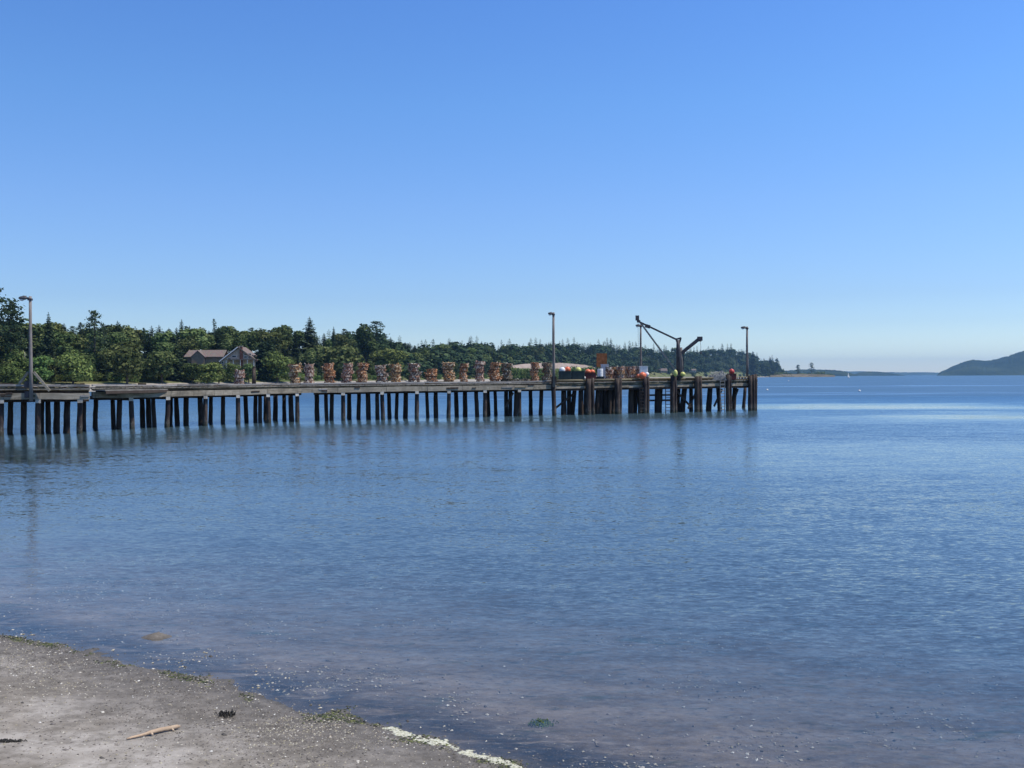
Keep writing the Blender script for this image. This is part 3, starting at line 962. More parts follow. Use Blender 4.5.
# px, top y, width px, kind, phrase that singles the stack out
stacks = [
    (239, 370.0, 11, 'pinkish red', 'in the lone red stack below the house'),
    (294.7, 364.0, 12, 'tan and orange', 'in the second stack from the shore'),
    (308.5, 364.0, 11, 'pinkish red', 'in the third stack from the shore'),
    (328.8, 363.0, 12.5, 'rust-orange', 'in the fourth stack from the shore'),
    (347, 363.2, 11, 'pinkish red', 'in the fifth stack from the shore'),
    (362.4, 363.0, 11.5, 'rust-orange', 'in the sixth stack from the shore'),
    (381.5, 365.0, 13, 'grey and white', 'in the seventh stack from the shore'),
    (395.4, 364.0, 13, 'tan and orange', 'in the eighth stack from the shore'),
    (414.2, 363.2, 13.5, 'grey and white', 'in the ninth stack from the shore'),
    (432, 368.8, 14, 'rust-orange', 'in the low orange stack beside the ninth stack'),
    (449, 362.5, 13, 'tan and orange', 'in the stack right of the low orange one'),
    (463.6, 363.5, 9.5, 'rust-orange', 'in the narrow bright orange stack'),
    (480, 361.3, 10.5, 'pinkish red', 'in the stack right of the narrow orange one'),
    (494.5, 362.5, 13, 'rust-orange', 'in the wide stack touching the greenish one'),
    (507, 363.2, 12, 'greenish grey', 'in the greenish grey stack'),
    (534.8, 362.5, 9.5, 'rust-orange', 'in the narrow stack left of the middle light pole'),
    (547.5, 363.0, 11, 'greenish grey', 'in the dull stack touching the middle light pole'),
]
for si, (px, ty, wpx, kind, where) in enumerate(stacks):
    base_ = near(px, 3.2 if px > 91 else 5)
    d = base_.y; z0 = zd(px)
    H = zof(ty, px, d) - z0
    n = max(2, round(H / .42)); hh = H / n
    sc = wpx * d / 1000 / 1.22
    for k in range(n):
        if k == 0: pos = 'bottom'
        elif k == n - 1: pos = 'topmost'
        else: pos = ORD[k + 1] + ' from the bottom'
        o = place_pot(kind, (base_.x + R.uniform(-.13, .13) * sc, d + R.uniform(-.1, .1), z0 + k * hh), sc * R.uniform(.78, 1.08),
                      f'{kind} crab pot, {pos}, {where}'.replace('from the bottom, in', 'up in'), 'crab pots stacked along the pier')
        o.scale.z = hh / .40 * .97
# low mixed heap px 510-530
for i, (px, row) in enumerate(((513, 0), (519.5, 0), (526, 0))):
    b_ = near(px, 3.0)
    place_pot('greenish grey', (b_.x, b_.y, zd(px)), .95, ('left', 'middle', 'right')[i] + ' of three low grey pots between the greenish stack and the narrow stack', 'crab pots stacked along the pier')
# long block of pots px 607-640
cols_ = [608.8, 614.6, 620.4, 626.2, 632, 637.6]
kinds = ['pinkish red', 'rust-orange', 'pinkish red', 'grey and white', 'tan and orange']
for ci, px in enumerate(cols_):
    b_ = near(px, 3.2 + .8 * (ci % 2)); z0 = zd(px)
    for k in range(4):
        pos = ('bottom', 'second', 'third', 'top')[k]
        o = place_pot(kinds[(ci + k) % 5], (b_.x + R.uniform(-.1, .1), b_.y + R.uniform(-.2, .2), z0 + k * .455), .90 * R.uniform(.95, 1.08),
                  f'{kinds[(ci + k) % 5]} crab pot, {pos} layer, {ORD[ci + 1]} column of the long pot block', 'crab pots in the long low block')
        o.scale.z = 1.13

# ------------------------------------------------------------------ floats, totes, bins on the pier head
def tote(px, d, w_, h_, mat, label, dz=0.0, cat='bin'):
    x = bear(px) * d; z = zd(px)
    o = empty('fish_tote', (x, d, z)); tag(o, label, cat)
    mb = MB()
    hw = w_ / 2
    for sx, sy, lx, ly in ((-1, 0, .05, w_), (1, 0, .05, w_), (0, -1, w_, .05), (0, 1, w_, .05)):
        mb.box((sx * hw, sy * hw, h_ / 2 + .04), (lx, ly, h_))
    mb.box((0, 0, .06), (w_ - .06, w_ - .06, .06))
    mb.build('tub', mat, o, bevel=.015)
    mb = MB()
    for sx, sy, lx, ly in ((-1, 0, .11, w_ + .1), (1, 0, .11, w_ + .1), (0, -1, w_ - .12, .11), (0, 1, w_ - .12, .11)):
        mb.box((sx * hw, sy * hw, h_ + .06), (lx, ly, .07))
    mb.build('rim', mat, o)
    return o


def buoy(px, py, d, r, mat, label, flat=1.0, name='float_buoy'):
    c = at(px, py, d)
    o = empty(name, (c.x, c.y, c.z)); tag(o, label, 'buoy')
    mb = MB(); mb.ball((0, 0, 0), (r, r, r * flat), 14, 10); mb.build('ball', mat, o, True)
    mb = MB(); mb.tube([(0, 0, r * flat * .9), (0, 0, r * flat * 1.18)], [.07, .05], 8)
    mb.tube([(0, .05 * math.cos(a), r * flat * 1.2 + .05 * math.sin(a)) for a in [i * .9 for i in range(8)]], .018, 5)
    mb.build('eye', M['rope'], o)
    return o


def barrel(px, d, r, h, mat, label):
    x = bear(px) * d
    o = empty('barrel', (x, d, zd(px))); tag(o, label, 'barrel')
    mb = MB(); prof = [(0, .94), (.03, 1), (.3, 1), (.33, 1.04), (.36, 1), (.64, 1), (.67, 1.04), (.7, 1), (.97, 1), (1, .94)]
    mb.tube([(0, 0, h * a) for a, b in prof], [r * b for a, b in prof], 16); mb.build('drum', mat, o)
    mb = MB(); mb.tube([(0, 0, h), (0, 0, h + .03)], r * .85, 16); mb.build('lid', mat, o)
    return o


dz_ = 119.2
tote(564.8, 118.2, 1.35, 1.22, M['tote'], 'dark tub under the white and orange floats, left end of the float row')
buoy(562.2, 370.0, 118.1, .36, M['white'], 'white round float at the left end of the row beside the light pole')
buoy(567.6, 369.6, 118.4, .36, M['orange'], 'orange round float beside the white one on the dark tub')
tote(577.8, 118.9, 1.5, 1.22, M['tote'], 'wide dark green tub with a yellow float on it')
buoy(578.3, 370.1, 118.9, .36, M['yellow'], 'yellow float resting on the wide dark green tub')
tote(590, 120, 1.3, 1.0, M['totered'], 'dark red tub heaped with orange floats')
buoy(588.0, 371.6, 119.9, .38, M['orange'], 'left orange float of the pair heaped on the dark red tub', .8)
buoy(592.2, 371.8, 120.2, .34, M['orange'], 'right orange float of the pair heaped on the dark red tub', .8)
buoy(583.9, 377.8, 119.4, .22, M['white'], 'small white float left of the dark red tub')
buoy(596.4, 378.0, 120.6, .22, M['rope'], 'small pale float right of the dark red tub')
barrel(571.6, 119.6, .27, 1.1, M['totegrey'], 'pale drum between the orange float and the green tub')
barrel(600.3, 121.9, .34, 1.55, M['white'], 'white drum in front of the rust plate')
b_ = tote(604.8, 123.4, .85, 2.05, M['totegrey'], 'tall grey bin in front of the rust plate')
tote(599.8, 120.6, .9, .55, M['tote'], 'low black tub before the white drum')
tote(643.6, 124.2, .9, .85, M['white'], 'upper white bin at the right end of the pot block')
o = [x for x in scene.objects if x.get('label', '').startswith('upper white bin')][0]; o.location.z += .93
tote(643.6, 124.3, .98, .84, M['totegrey'], 'grey bin under the white bin at the end of the pot block')
buoy(642.6, 375.6, 121.4, .44, M['orange'], 'large orange float hanging by the rail at the right end of the pot block')
buoy(646.9, 374.3, 121.7, .27, M['white'], 'white float touching the right side of the large orange float')
buoy(638.4, 376.0, 121.5, .22, M['orange'], 'small orange float left of the large orange float')
buoy(675.4, 373.2, 123.2, .27, M['yellow'], 'left yellow float at the foot of the larger crane', 1.6)
buoy(682.8, 374.2, 124.0, .32, M['yellow'], 'right yellow float at the foot of the smaller crane', .9)
buoy(731.7, 371.6, 128.4, .36, M['red'], 'round red float on a dark tub near the pier end')
tote(731.8, 128.4, .95, .75, M['totered'], 'low dark tub under the round red float')
# rust plate on a frame
c = at(601.7, 366, 125.5); x0 = c.x
o = empty('rust_plate', (x0, 125.5, zd(600))); tag(o, 'upright rust brown steel plate behind the white drum', 'steel plate')
zt_ = zof(353.5, 600, 125.5) - zd(600)
mb = MB(); mb.box((0, 0, zt_ - .85), (1.32, .06, 1.7), .1, .02); mb.build('plate', M['rust'], o)
mb = MB(); mb.beam((-.55, .1, 0), (-.55, .1, zt_ - .3), .09, .09); mb.beam((.55, .1, 0), (.55, .1, zt_ - .3), .09, .09); mb.build('prop_frame', M['steel'], o)
# net heap
def heap(name, px, d, w_, h_, mat, label, cat, n=150):
    x = bear(px) * d
    mb = MB()
    nx, ny = 20, 12
    base = len(mb.v)
    for j in range(ny):
        for i in range(nx):
            u = i / (nx - 1) * 2 - 1; v = j / (ny - 1) * 2 - 1
            e = max(0, 1 - (abs(u) ** 2.2 + abs(v) ** 2.2))
            hgt = h_ * e ** .5 * (.72 + .5 * (u > .0) * min(1, u * 3) * .8) * R.uniform(.75, 1.1)
            mb.v.append((x + u * w_ / 2, d + v * w_ * .3, zd(px) + hgt))
    for j in range(ny - 1):
        for i in range(nx - 1):
            a = base + j * nx + i; mb.f.append((a, a + 1, a + nx + 1, a + nx))
    mb.v = [(v[0] - x, v[1] - d, v[2] - zd(px)) for v in mb.v]
    body = mb.build(name, mat); body.location = (x, d, zd(px))
    tag(body, label, cat)
    mb = MB()
    for k in range(26):
        u, v = R.uniform(-.8, .8), R.uniform(-.8, .2)
        e = max(0, 1 - (abs(u) ** 2.2 + abs(v) ** 2.2)) ** .5
        p0 = Vector((u * w_ / 2, v * w_ * .3, h_ * e * .85 + .05))
        pts = [p0 + Vector((R.uniform(-.35, .35), R.uniform(-.1, .1), R.uniform(-.12, .1))) for _ in range(4)]
        mb.tube(pts, .03, 5)
    mb.build('loose_line', M['rope'], body)
    return body


heap('net_heap', 717.5, 127.8, 2.6, 1.15, M['netgrey'], 'grey heap of netting left of the round red float', 'netting')
# single post on the deck, px 254
b_ = near(254, 6.0)
o = empty('mooring_post', (b_.x, b_.y, zd(254))); tag(o, 'short dark wooden post on the deck right of the lone red stack', 'post')
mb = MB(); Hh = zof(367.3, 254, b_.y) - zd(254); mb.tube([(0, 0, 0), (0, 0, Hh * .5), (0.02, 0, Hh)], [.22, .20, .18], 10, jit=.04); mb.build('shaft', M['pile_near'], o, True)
mb = MB(); mb.tube([(.02, 0, Hh), (.02, 0, Hh + .05)], [.2, .15], 10); mb.build('cap', M['pile'], o)

# ------------------------------------------------------------------ headland terrain
D0 = [(-700, 150), (-300, 230), (-100, 285), (0, 320), (150, 370), (300, 450), (400, 600), (500, 950), (600, 1500), (700, 2300), (785, 3500)]
WR = [(-700, 90), (0, 90), (300, 120), (400, 170), (500, 260), (600, 380), (700, 480), (760, 420), (778, 200), (785, 120)]
SKY_ = [(-700, 300), (-200, 302), (-60, 308), (0, 316), (15, 317), (30, 320), (50, 321), (75, 323), (95, 322), (120, 325), (150, 325), (180, 326), (200, 325), (240, 329), (262, 326), (275, 325), (300, 326), (325, 329),
        (345, 331), (365, 329), (378, 328), (392, 337), (410, 342), (430, 344.5), (450, 341), (480, 341), (500, 344), (520, 343), (560, 342), (600, 342), (620, 344), (650, 347.5), (680, 350),
        (698, 350), (720, 348), (745, 349), (753, 353), (762, 361), (769, 359), (779, 361), (786, 374)]
TH = lambda px: lerp_tab([(-100, 14), (300, 15), (400, 17), (500, 19), (600, 21), (785, 22)], px)


def ridge_z(px):
    d = lerp_tab(D0, px) + lerp_tab(WR, px)
    return max(2.0, CAMH + (hor(px) - lerp_tab(SKY_, px)) * d / 1000 - TH(px) * .92)


def terr(px, s):
    """height of the headland at bearing px, s metres behind its waterline"""
    W = lerp_tab(WR, px); zr = ridge_z(px)
    bz_ = lerp_tab([(-700, 3.0), (100, 2.9), (300, 2.9), (400, 2.6), (600, 2.4), (785, 1.4)], px)
    wb = min(26, W * .25)
    u = min(1, max(0, s / wb))
    if s < 0: return -.08 * -s
    z = bz_ * u ** 1.1
    v = min(1, max(0, (s - wb) / (W - wb)))
    # house terrace
    k = math.exp(-((px - 222) / 45) ** 2)
    sv = v * v * (3 - 2 * v)
    z = z + (zr - bz_) * (sv * (1 - k) + k * min(1, v * 1.25) ** .8)
    return z


pxs = np.concatenate([np.linspace(-700, -100, 30), np.linspace(-95, 786, 150)])
ss = [-60, -12, 0, 4, 9, 15, 22, 30, 38]
fr_ = [.45, .55, .65, .75, .85, .95, 1.05, 1.2, 1.6, 2.5]
V = []
for px in pxs:
    k = bear(px); d0 = lerp_tab(D0, px); W = lerp_tab(WR, px)
    sl = [x * min(1, W / 100 * 1.0) for x in ss] + [x * W for x in fr_]
    nn = math.sqrt(1 + k * k)
    for s in sl:
        wob = float(fbm(np.array([px * .06]), np.array([s * .03 + 5]))[0])
        z = terr(px, s) + (wob * 1.2 if s > 40 else 0)
        V.append((k * (d0 + s), d0 + s, z))
ny = len(ss) + len(fr_)
Fq = []
for i in range(len(pxs) - 1):
    for j in range(ny - 1):
        a = i * ny + j; Fq.append((a, a + ny, a + ny + 1, a + 1))
N = NT('headland_ground')
p = N.pos(); s_ = N.n('ShaderNodeSeparateXYZ'); N.set(s_.inputs[0], p)
g = N.noise(p, .05, 6, .65); g2 = N.noise(p, .5, 4, .7)
grass = N.mix(N.mr(g, .4, .62), (.075, .105, .035), (.20, .185, .085))
grass = N.mix(N.mr(g2, .5, .7, 0, .5), grass, (.035, .055, .02))
grass = N.mix(N.mr(N.math('SUBTRACT', s_.outputs[2], N.mr(s_.outputs[1], 900, 1600, 0, 8)), 5.5, 8.5), grass, N.mix(N.mr(g2, .35, .65), (.018, .026, .012), (.04, .055, .022)))
sand = N.mix(N.mr(g2, .35, .7), (.24, .21, .18), (.44, .41, .37))
N.bsdf(N.mix(N.mr(N.math('ADD', s_.outputs[2], N.mr(g, 0, 1, -.3, .3)), 2.45, 2.8), sand, grass), .95, .1, bump=g2, bstr=.5, bdist=.3)
headland = link('headland_terrain', np_mesh('headland', V, Fq), N.m)
tag(headland, 'low wooded headland with a pale beach behind the pier', 'headland', kind='structure')

# ------------------------------------------------------------------ tree templates
def fir_mesh(h=1.0, seed=0, dens=1.0, ragged=.25, width=.2, start=.12):
    """unit-height conifer crown made of many needle sprays"""
    r = random.Random(seed); mb = MB()
    nl = int(22 * dens)
    for L in range(nl):
        u = L / (nl - 1)
        z = start + (1 - start) * u
        rad_ = width * (1 - u) ** .62 * (1 - .35 * max(0, .25 - u) / .25) + .012
        nb = max(3, int((10 - 5 * u) * dens))
        a0 = r.uniform(0, 6.28)
        for b in range(nb):
            a = a0 + 2 * math.pi * b / nb + r.uniform(-.3, .3)
            ln = rad_ * r.uniform(1 - ragged * 1.6, 1 + ragged)
            if r.random() < ragged * .35: continue
            ca, sa = math.cos(a), math.sin(a)
            droop = -.18 - .2 * (1 - u)
            nseg = 4 if ln > .08 else 2
            for k in range(nseg):
                t0 = (k + .15) / nseg; t1 = (k + 1.25) / nseg
                w_ = .034 + ln * .34 * (1 - .4 * t0)
                for q_ in range(2):
                    az_ = a + r.uniform(-.35, .35); c2, s2 = math.cos(az_), math.sin(az_)
                    zc = z + droop * ln * t0 + r.uniform(-.008, .008)
                    p0 = Vector((ca * ln * t0, sa * ln * t0, zc))
                    dr = Vector((c2, s2, droop + r.uniform(-.25, .15))) * ln * (t1 - t0)
                    sd_ = Vector((-s2, c2, r.uniform(-.5, .5))).normalized() * w_ * .5
                    mb.quad(p0 - sd_, p0 + dr * .5 - sd_ * 1.3, p0 + dr, p0 + dr * .45 + sd_ * 1.2)
    # leader
    for k in range(4):
        a = k * 1.6; w_ = .012
        mb.tri((math.cos(a) * w_, math.sin(a) * w_, .95), (-math.cos(a) * w_, -math.sin(a) * w_, .95), (0, 0, 1.02))
    return mb


def pine_mesh(seed, u0=.3, width=.2, nb=34, flat=.45, leaf=.016):
    r = random.Random(seed); mb = MB()
    for b in range(nb):
        u = u0 + (1 - u0) * ((b + r.random()) / nb)
        w_ = width * (1 - ((u - u0) / (1 - u0)) ** 2.5 * .8) * r.uniform(.35, 1.1)
        a = r.uniform(0, 6.28); cx, cy3 = math.cos(a) * w_, math.sin(a) * w_
        cr2 = .045 * r.uniform(.7, 1.3) + w_ * .16
        for k in range(46):
            q_ = Vector((r.gauss(0, .5), r.gauss(0, .5), r.gauss(0, .5) * flat)) * cr2
            c = Vector((cx * r.uniform(.45, 1.05), cy3 * r.uniform(.45, 1.05), u - w_ * .05)) + q_
            nn = Vector((r.gauss(0, 1), r.gauss(0, 1), r.gauss(.6, 1))).normalized(); t1 = nn.orthogonal().normalized(); t2 = nn.cross(t1); s_ = leaf * r.uniform(.6, 1.3)
            mb.quad(c - t1 * s_, c - t2 * s_ * .6, c + t1 * s_, c + t2 * s_ * .6)
        mb.tri((0, 0, u - .01), (cx, cy3, u - w_ * .05 - .004), (cx, cy3, u - w_ * .05 + .004))
    return mb


def broad_mesh(seed=0, n=1500, width=.36, zc=.58, zr=.42, lobes=9, leaf=.035, gap=.0):
    r = random.Random(seed); mb = MB()
    L = []
    for i in range(lobes):
        a = r.uniform(0, 6.28); q_ = r.random() ** .5
        u = r.uniform(-.75, .85)
        rr = width * .62 * math.sqrt(max(.05, 1 - u * u)) * q_
        L.append((math.cos(a) * rr, math.sin(a) * rr, zc + u * zr * .72, r.uniform(.38, .62) * width, r.uniform(.30, .5) * zr))
    L.append((0, 0, zc, width * .6, zr * .7))
    tot = sum(l[3] ** 2 for l in L)
    for l in L:
        m = int(n * l[3] ** 2 / tot)
        for k in range(m):
            th = math.acos(r.uniform(-.75, 1)); ph = r.uniform(0, 6.28)
            q_ = r.uniform(.72, 1.08) if r.random() < .85 else r.uniform(.3, .8)
            nrm = Vector((math.sin(th) * math.cos(ph), math.sin(th) * math.sin(ph), math.cos(th)))
            c = Vector((l[0] + nrm.x * l[3] * q_, l[1] + nrm.y * l[3] * q_, l[2] + nrm.z * l[4] * q_))
            nn = (nrm + Vector((r.uniform(-.8, .8), r.uniform(-.8, .8), r.uniform(-.5, .8)))).normalized()
            t1 = nn.orthogonal().normalized(); t1 = (Matrix.Rotation(r.uniform(0, 6.28), 3, nn) @ t1); t2 = nn.cross(t1)
            s = leaf * r.uniform(.6, 1.4)
            mb.quad(c - t1 * s, c - t2 * s * .7, c + t1 * s, c + t2 * s * .7)
    return mb


def trunk_mesh(kind, seed=0, h=1.0):
    r = random.Random(seed); mb = MB()
    if kind == 'fir':
        mb.tube([(0, 0, -.04), (0, 0, .3), (r.uniform(-.005, .005), 0, .7), (0, 0, .98)], [.019, .015, .009, .003], 7)
        for k in range(12):
            z = .18 + k * .06; a = r.uniform(0, 6.28); l = .14 * (1 - z)
            mb.tube([(0, 0, z), (math.cos(a) * l, math.sin(a) * l, z - l * .15)], [.004, .0015], 4)
    else:
        mb.tube([(0, 0, -.04), (.01, 0, .2), (0, .01, .42)], [.028, .022, .018], 8)
        for k in range(7):
            a = k * .9 + r.uniform(-.3, .3); l = r.uniform(.14, .26); z = .28 + .03 * k
            mb.tube([(0, 0, z), (math.cos(a) * l * .5, math.sin(a) * l * .5, z + l * .6), (math.cos(a) * l, math.sin(a) * l, z + l * 1.2)], [.013, .008, .003], 5)
    return mb


FIR = [fir_mesh(1, 1, 1.15, .25, .22, .05).mesh('fir_crown'), fir_mesh(1, 2, 1.2, .3, .27, .05).mesh('fir_crown'), fir_mesh(1, 3, 1.1, .45, .22, .1).mesh('fir_crown'), fir_mesh(1, 4, 1.3, .3, .31, .03).mesh('fir_crown')]
PINE = [pine_mesh(7).mesh('pine_crown'), pine_mesh(8, .35, .22, 30).mesh('pine_crown'), pine_mesh(9, .25, .18, 38).mesh('pine_crown')]
BRO = [broad_mesh(i, 2300, .36 + .05 * (i % 3), .50, .50, 12 + i, .040).mesh('broad_crown') for i in range(4)]
BRI = [broad_mesh(20 + i, 1900, .44, .50, .50, 10, .036).mesh('leafy_crown') for i in range(3)]
BUSH = [broad_mesh(40 + i, 900, .62, .45, .48, 9, .055).mesh('bush_foliage') for i in range(3)]
for m_ in FIR + PINE: m_.materials.append(M['fir'])
for m_ in BRO: m_.materials.append(M['broad'])
for m_ in BRI + BUSH: m_.materials.append(M['bright'])
TRF = trunk_mesh('fir', 1).mesh('fir_trunk'); TRB = trunk_mesh('broad', 2).mesh('broad_trunk')
for m_ in (TRF, TRB): m_.materials.append(M['bark'])

rt = random.Random(99)


def tree(kind, px, s, h, label, group, wid=1.0, absd=None, z=None, name=None):
    k = bear(px); d = lerp_tab(D0, px) + s if absd is None else absd
    zz = terr(px, s) if z is None else z
    x = k * d
    nm = name or {'fir': 'fir_tree', 'pine': 'pine_tree', 'broad': 'broadleaf_tree', 'bright': 'broadleaf_tree', 'bush': 'bush'}[kind]
    cat = {'fir': 'conifer', 'pine': 'pine', 'broad': 'tree', 'bright': 'tree', 'bush': 'bush'}[kind]
    me_ = rt.choice({'fir': FIR, 'pine': PINE, 'broad': BRO, 'bright': BRI, 'bush': BUSH}[kind])
    if kind == 'bush':
        o = bpy.data.objects.new(nm, me_); col.objects.link(o)
    else:
        o = bpy.data.objects.new(nm, None); col.objects.link(o); o.empty_display_size = .5
        c_ = bpy.data.objects.new('crown', me_); col.objects.link(c_); c_.parent = o
        t_ = bpy.data.objects.new('trunk', TRF if kind in ('fir', 'pine') else TRB); col.objects.link(t_); t_.parent = o
    o.location = (x, d, zz - .1)
    o.rotation_euler = (0, 0, rt.uniform(0, 6.28))
    o.scale = (h * wid, h * wid, h)
    tag(o, label, cat, group)
    return o


def h_for(px, s, ytop):
    d = lerp_tab(D0, px) + s
    return CAMH + (hor(px) - ytop) * d / 1000 - terr(px, s)


GW = 'trees of the wood behind the pier'
# ---- trees one can single out (px, s, top y, kind, width, label)
special = [
    (-3, 30, 286, 'pine', 1.5, 'tallest ragged pine at the left edge of the photo'),
    (11, 34, 302, 'pine', 1.1, 'ragged pine between the tallest pine and the braced light pole'),
    (49, 62, 312.5, 'fir', .55, 'thin pointed fir top right of the braced light pole'),
    (95, 52, 310.5, 'pine', 1.05, 'dark pine with a wind-blown flat top rising above the wood'),
    (118, 80, 321, 'fir', .9, 'fir right of the flat-topped pine'),
    (182, 95, 319.5, 'fir', .8, 'pointed fir left of the slim one above the house'),
    (214.7, 95, 318.5, 'pine', .45, 'slim fir top standing out on the skyline above the house'),
    (227, 95, 324, 'broad', 1.0, 'round tree on the skyline right of the slim fir top'),
    (277, 90, 323, 'broad', 1.0, 'round-headed tree left of the tall dark fir on the skyline'),
    (310, 92, 317, 'fir', 1.0, 'tall dark fir highest on the skyline above the pot stacks'),
    (334, 100, 326.5, 'fir', .5, 'small pointed fir top between the two highest firs'),
    (345, 100, 328.5, 'pine', .9, 'low dark pine top in the dip of the skyline'),
    (366, 95, 325, 'broad', 1.0, 'round dark tree left of the open-crowned pine'),
    (377, 90, 320.8, 'pine', 1.5, 'broad open-crowned pine where the near wood ends'),
    (73, 20, 348, 'bright', 1.2, 'light green leafy tree just right of the braced light pole'),
    (38, 22, 352, 'bright', 1.1, 'light green tree directly behind the braced light pole'),
    (10, 16, 362, 'bright', 1.5, 'bright low tree at the left edge behind the pier'),
    (162, 24, 349, 'broad', 1.3, 'green leafy tree between the wood edge and the house'),
    (207, 14, 359.5, 'bright', 1.4, 'light green tree in front of the left wing of the house'),
    (176, 30, 344, 'fir', .9, 'dark fir at the left corner of the house'),
    (277, 22, 349, 'bright', 1.2, 'pale green tree behind the second pot stack'),
    (262, 30, 338, 'fir', 1.0, 'dark fir close to the right side of the house'),
    (234, 20, 360.3, 'bright', 1.0, 'small leafy tree in front of the right wing of the house'),
    (343, 26, 343, 'broad', 1.3, 'large leafy tree behind the fifth pot stack'),
    (388, 40, 345, 'bright', 1.4, 'light green tree behind the eighth pot stack'),
    (127, 20, 345, 'broad', 1.1, 'dull green tree half way between the light green tree and the house'),
]
special += [(249, 18, 363.2, 'broad', 1.3, 'low dark leafy tree under the right corner of the house'), (192, 22, 361.5, 'broad', 1.2, 'low dull green tree under the left wing of the house'), (219, 16, 362.5, 'broad', 1.2, 'round shrubby tree under the middle of the house')]
for (px, s, yt, kind, wd, lb) in special:
    tree(kind, px, s, h_for(px, s, yt), lb, GW, wd)

# ---- rest of the near wood: individuals
zone = lambda px: 'left of the house' if px < 170 else ('behind the house' if px < 262 else ('behind the first pot stacks' if px < 400 else 'behind the later pot stacks'))
cnt = 0
for row, (f, step) in enumerate(((.33, 13.5), (.52, 12.0), (.74, 12.0), (.97, 9.5))):
    px = -70.0 if row < 3 else -140
    while px < 560:
        W = lerp_tab(WR, px); s = W * f * rt.uniform(.92, 1.06)
        if px > 400 and False: pass
        stp = step * lerp_tab([(0, 1), (380, .95), (450, .75), (560, .62)], px)
        if 181 < px < 262 and row < 2:
            px += stp * .8; continue
        if row == 3:
            h = h_for(px, s, lerp_tab(SKY_, px) + rt.choice((0, 1, 2.5, 4)) + rt.uniform(-.5, .8))
            kind = rt.choice(('fir', 'fir', 'broad', 'broad', 'pine', 'pine') if px < 400 else ('fir', 'fir', 'broad', 'pine'))
        else:
            h = TH(px) * rt.uniform(.62, .98)
            kind = rt.choice(('fir', 'fir', 'broad', 'broad', 'broad') if px < 430 else ('fir', 'broad', 'broad', 'bright'))
            if row == 0 and px < 400 and rt.random() < .3: kind = 'bright'
            if row == 0: h *= .85
            if 180 < px < 260 and row == 1: h *= .95
        h = max(5, h)
        zn = zone(px)
        ly = {0: 'at the front edge of the wood', 1: 'in the lower half of the wood', 2: 'in the upper half of the wood', 3: 'on the skyline of the wood'}[row]
        kn = {'fir': 'dark pointed conifer', 'broad': 'dark green leafy tree', 'pine': 'ragged dark pine', 'bright': 'light green leafy tree'}[kind]
        wd = {'fir': rt.uniform(.95, 1.35), 'pine': rt.uniform(.9, 1.3), 'broad': rt.uniform(1.0, 1.45), 'bright': rt.uniform(.9, 1.2)}[kind]
        tree(kind, px, s, h, f'{kn} {ly}, {zn}', f'{kn}s {ly} {zn}', wd)
        cnt += 1
        px += stp * rt.uniform(.7, 1.3)
# bushes on the bank behind the beach
px = -40.0
while px < 545:
    if rt.random() < .85:
        W = lerp_tab(WR, px)
        s = 25 * min(1, W / 100) + rt.uniform(2, 14)
        d = lerp_tab(D0, px)
        h = rt.uniform(2.6, 5.2) * (d / 400) ** .45
        kd = 'bush'
        tree('bush', px, s, h, f'low green bush on the bank, {zone(px)}', f'bushes on the bank {zone(px)}', rt.uniform(.8, 1.3))
    px += rt.uniform(5, 10)
for i in range(34):
    px = 505 + i * 2.9 + rt.uniform(-1, 1); d = 742 + (px - 500) * 1.2
    h = max(2.5, CAMH + (hor(px) - rt.choice((366.6, 365.6, 367.5, 368.5))) * d / 1000 - (1.0))
    if px < 512 or px > 562: h += 2.2
    tree('bush', px, 0, h, 'dark green bush on the face of the bare-topped bank', 'bushes on the bank face', rt.uniform(.6, .8), d, 1.0)
# bare snag
k = bear(25); d = lerp_tab(D0, 25) + 30
o = empty('dead_tree', (k * d, d, terr(25, 30))); tag(o, 'pale bare dead tree just left of the braced light pole', 'dead tree')
mb = MB(); mb.tube([(0, 0, -.2), (.1, 0, 5), (0, 0, 11)], [.22, .16, .05], 7); mb.build('trunk', M['palebark'], o, True)
for k_ in range(9):
    mb = MB(); z = 3.5 + k_ * .8; a = rt.uniform(-.6, .6) + (math.pi if k_ % 2 else 0); l = 2.2 * (1 - k_ * .07)
    mb.tube([(0, 0, z), (math.cos(a) * l * .5, math.sin(a) * l * .5, z + .25), (math.cos(a) * l, math.sin(a) * l, z - .2)], [.08, .05, .02], 5); mb.build('branch', M['palebark'], o)

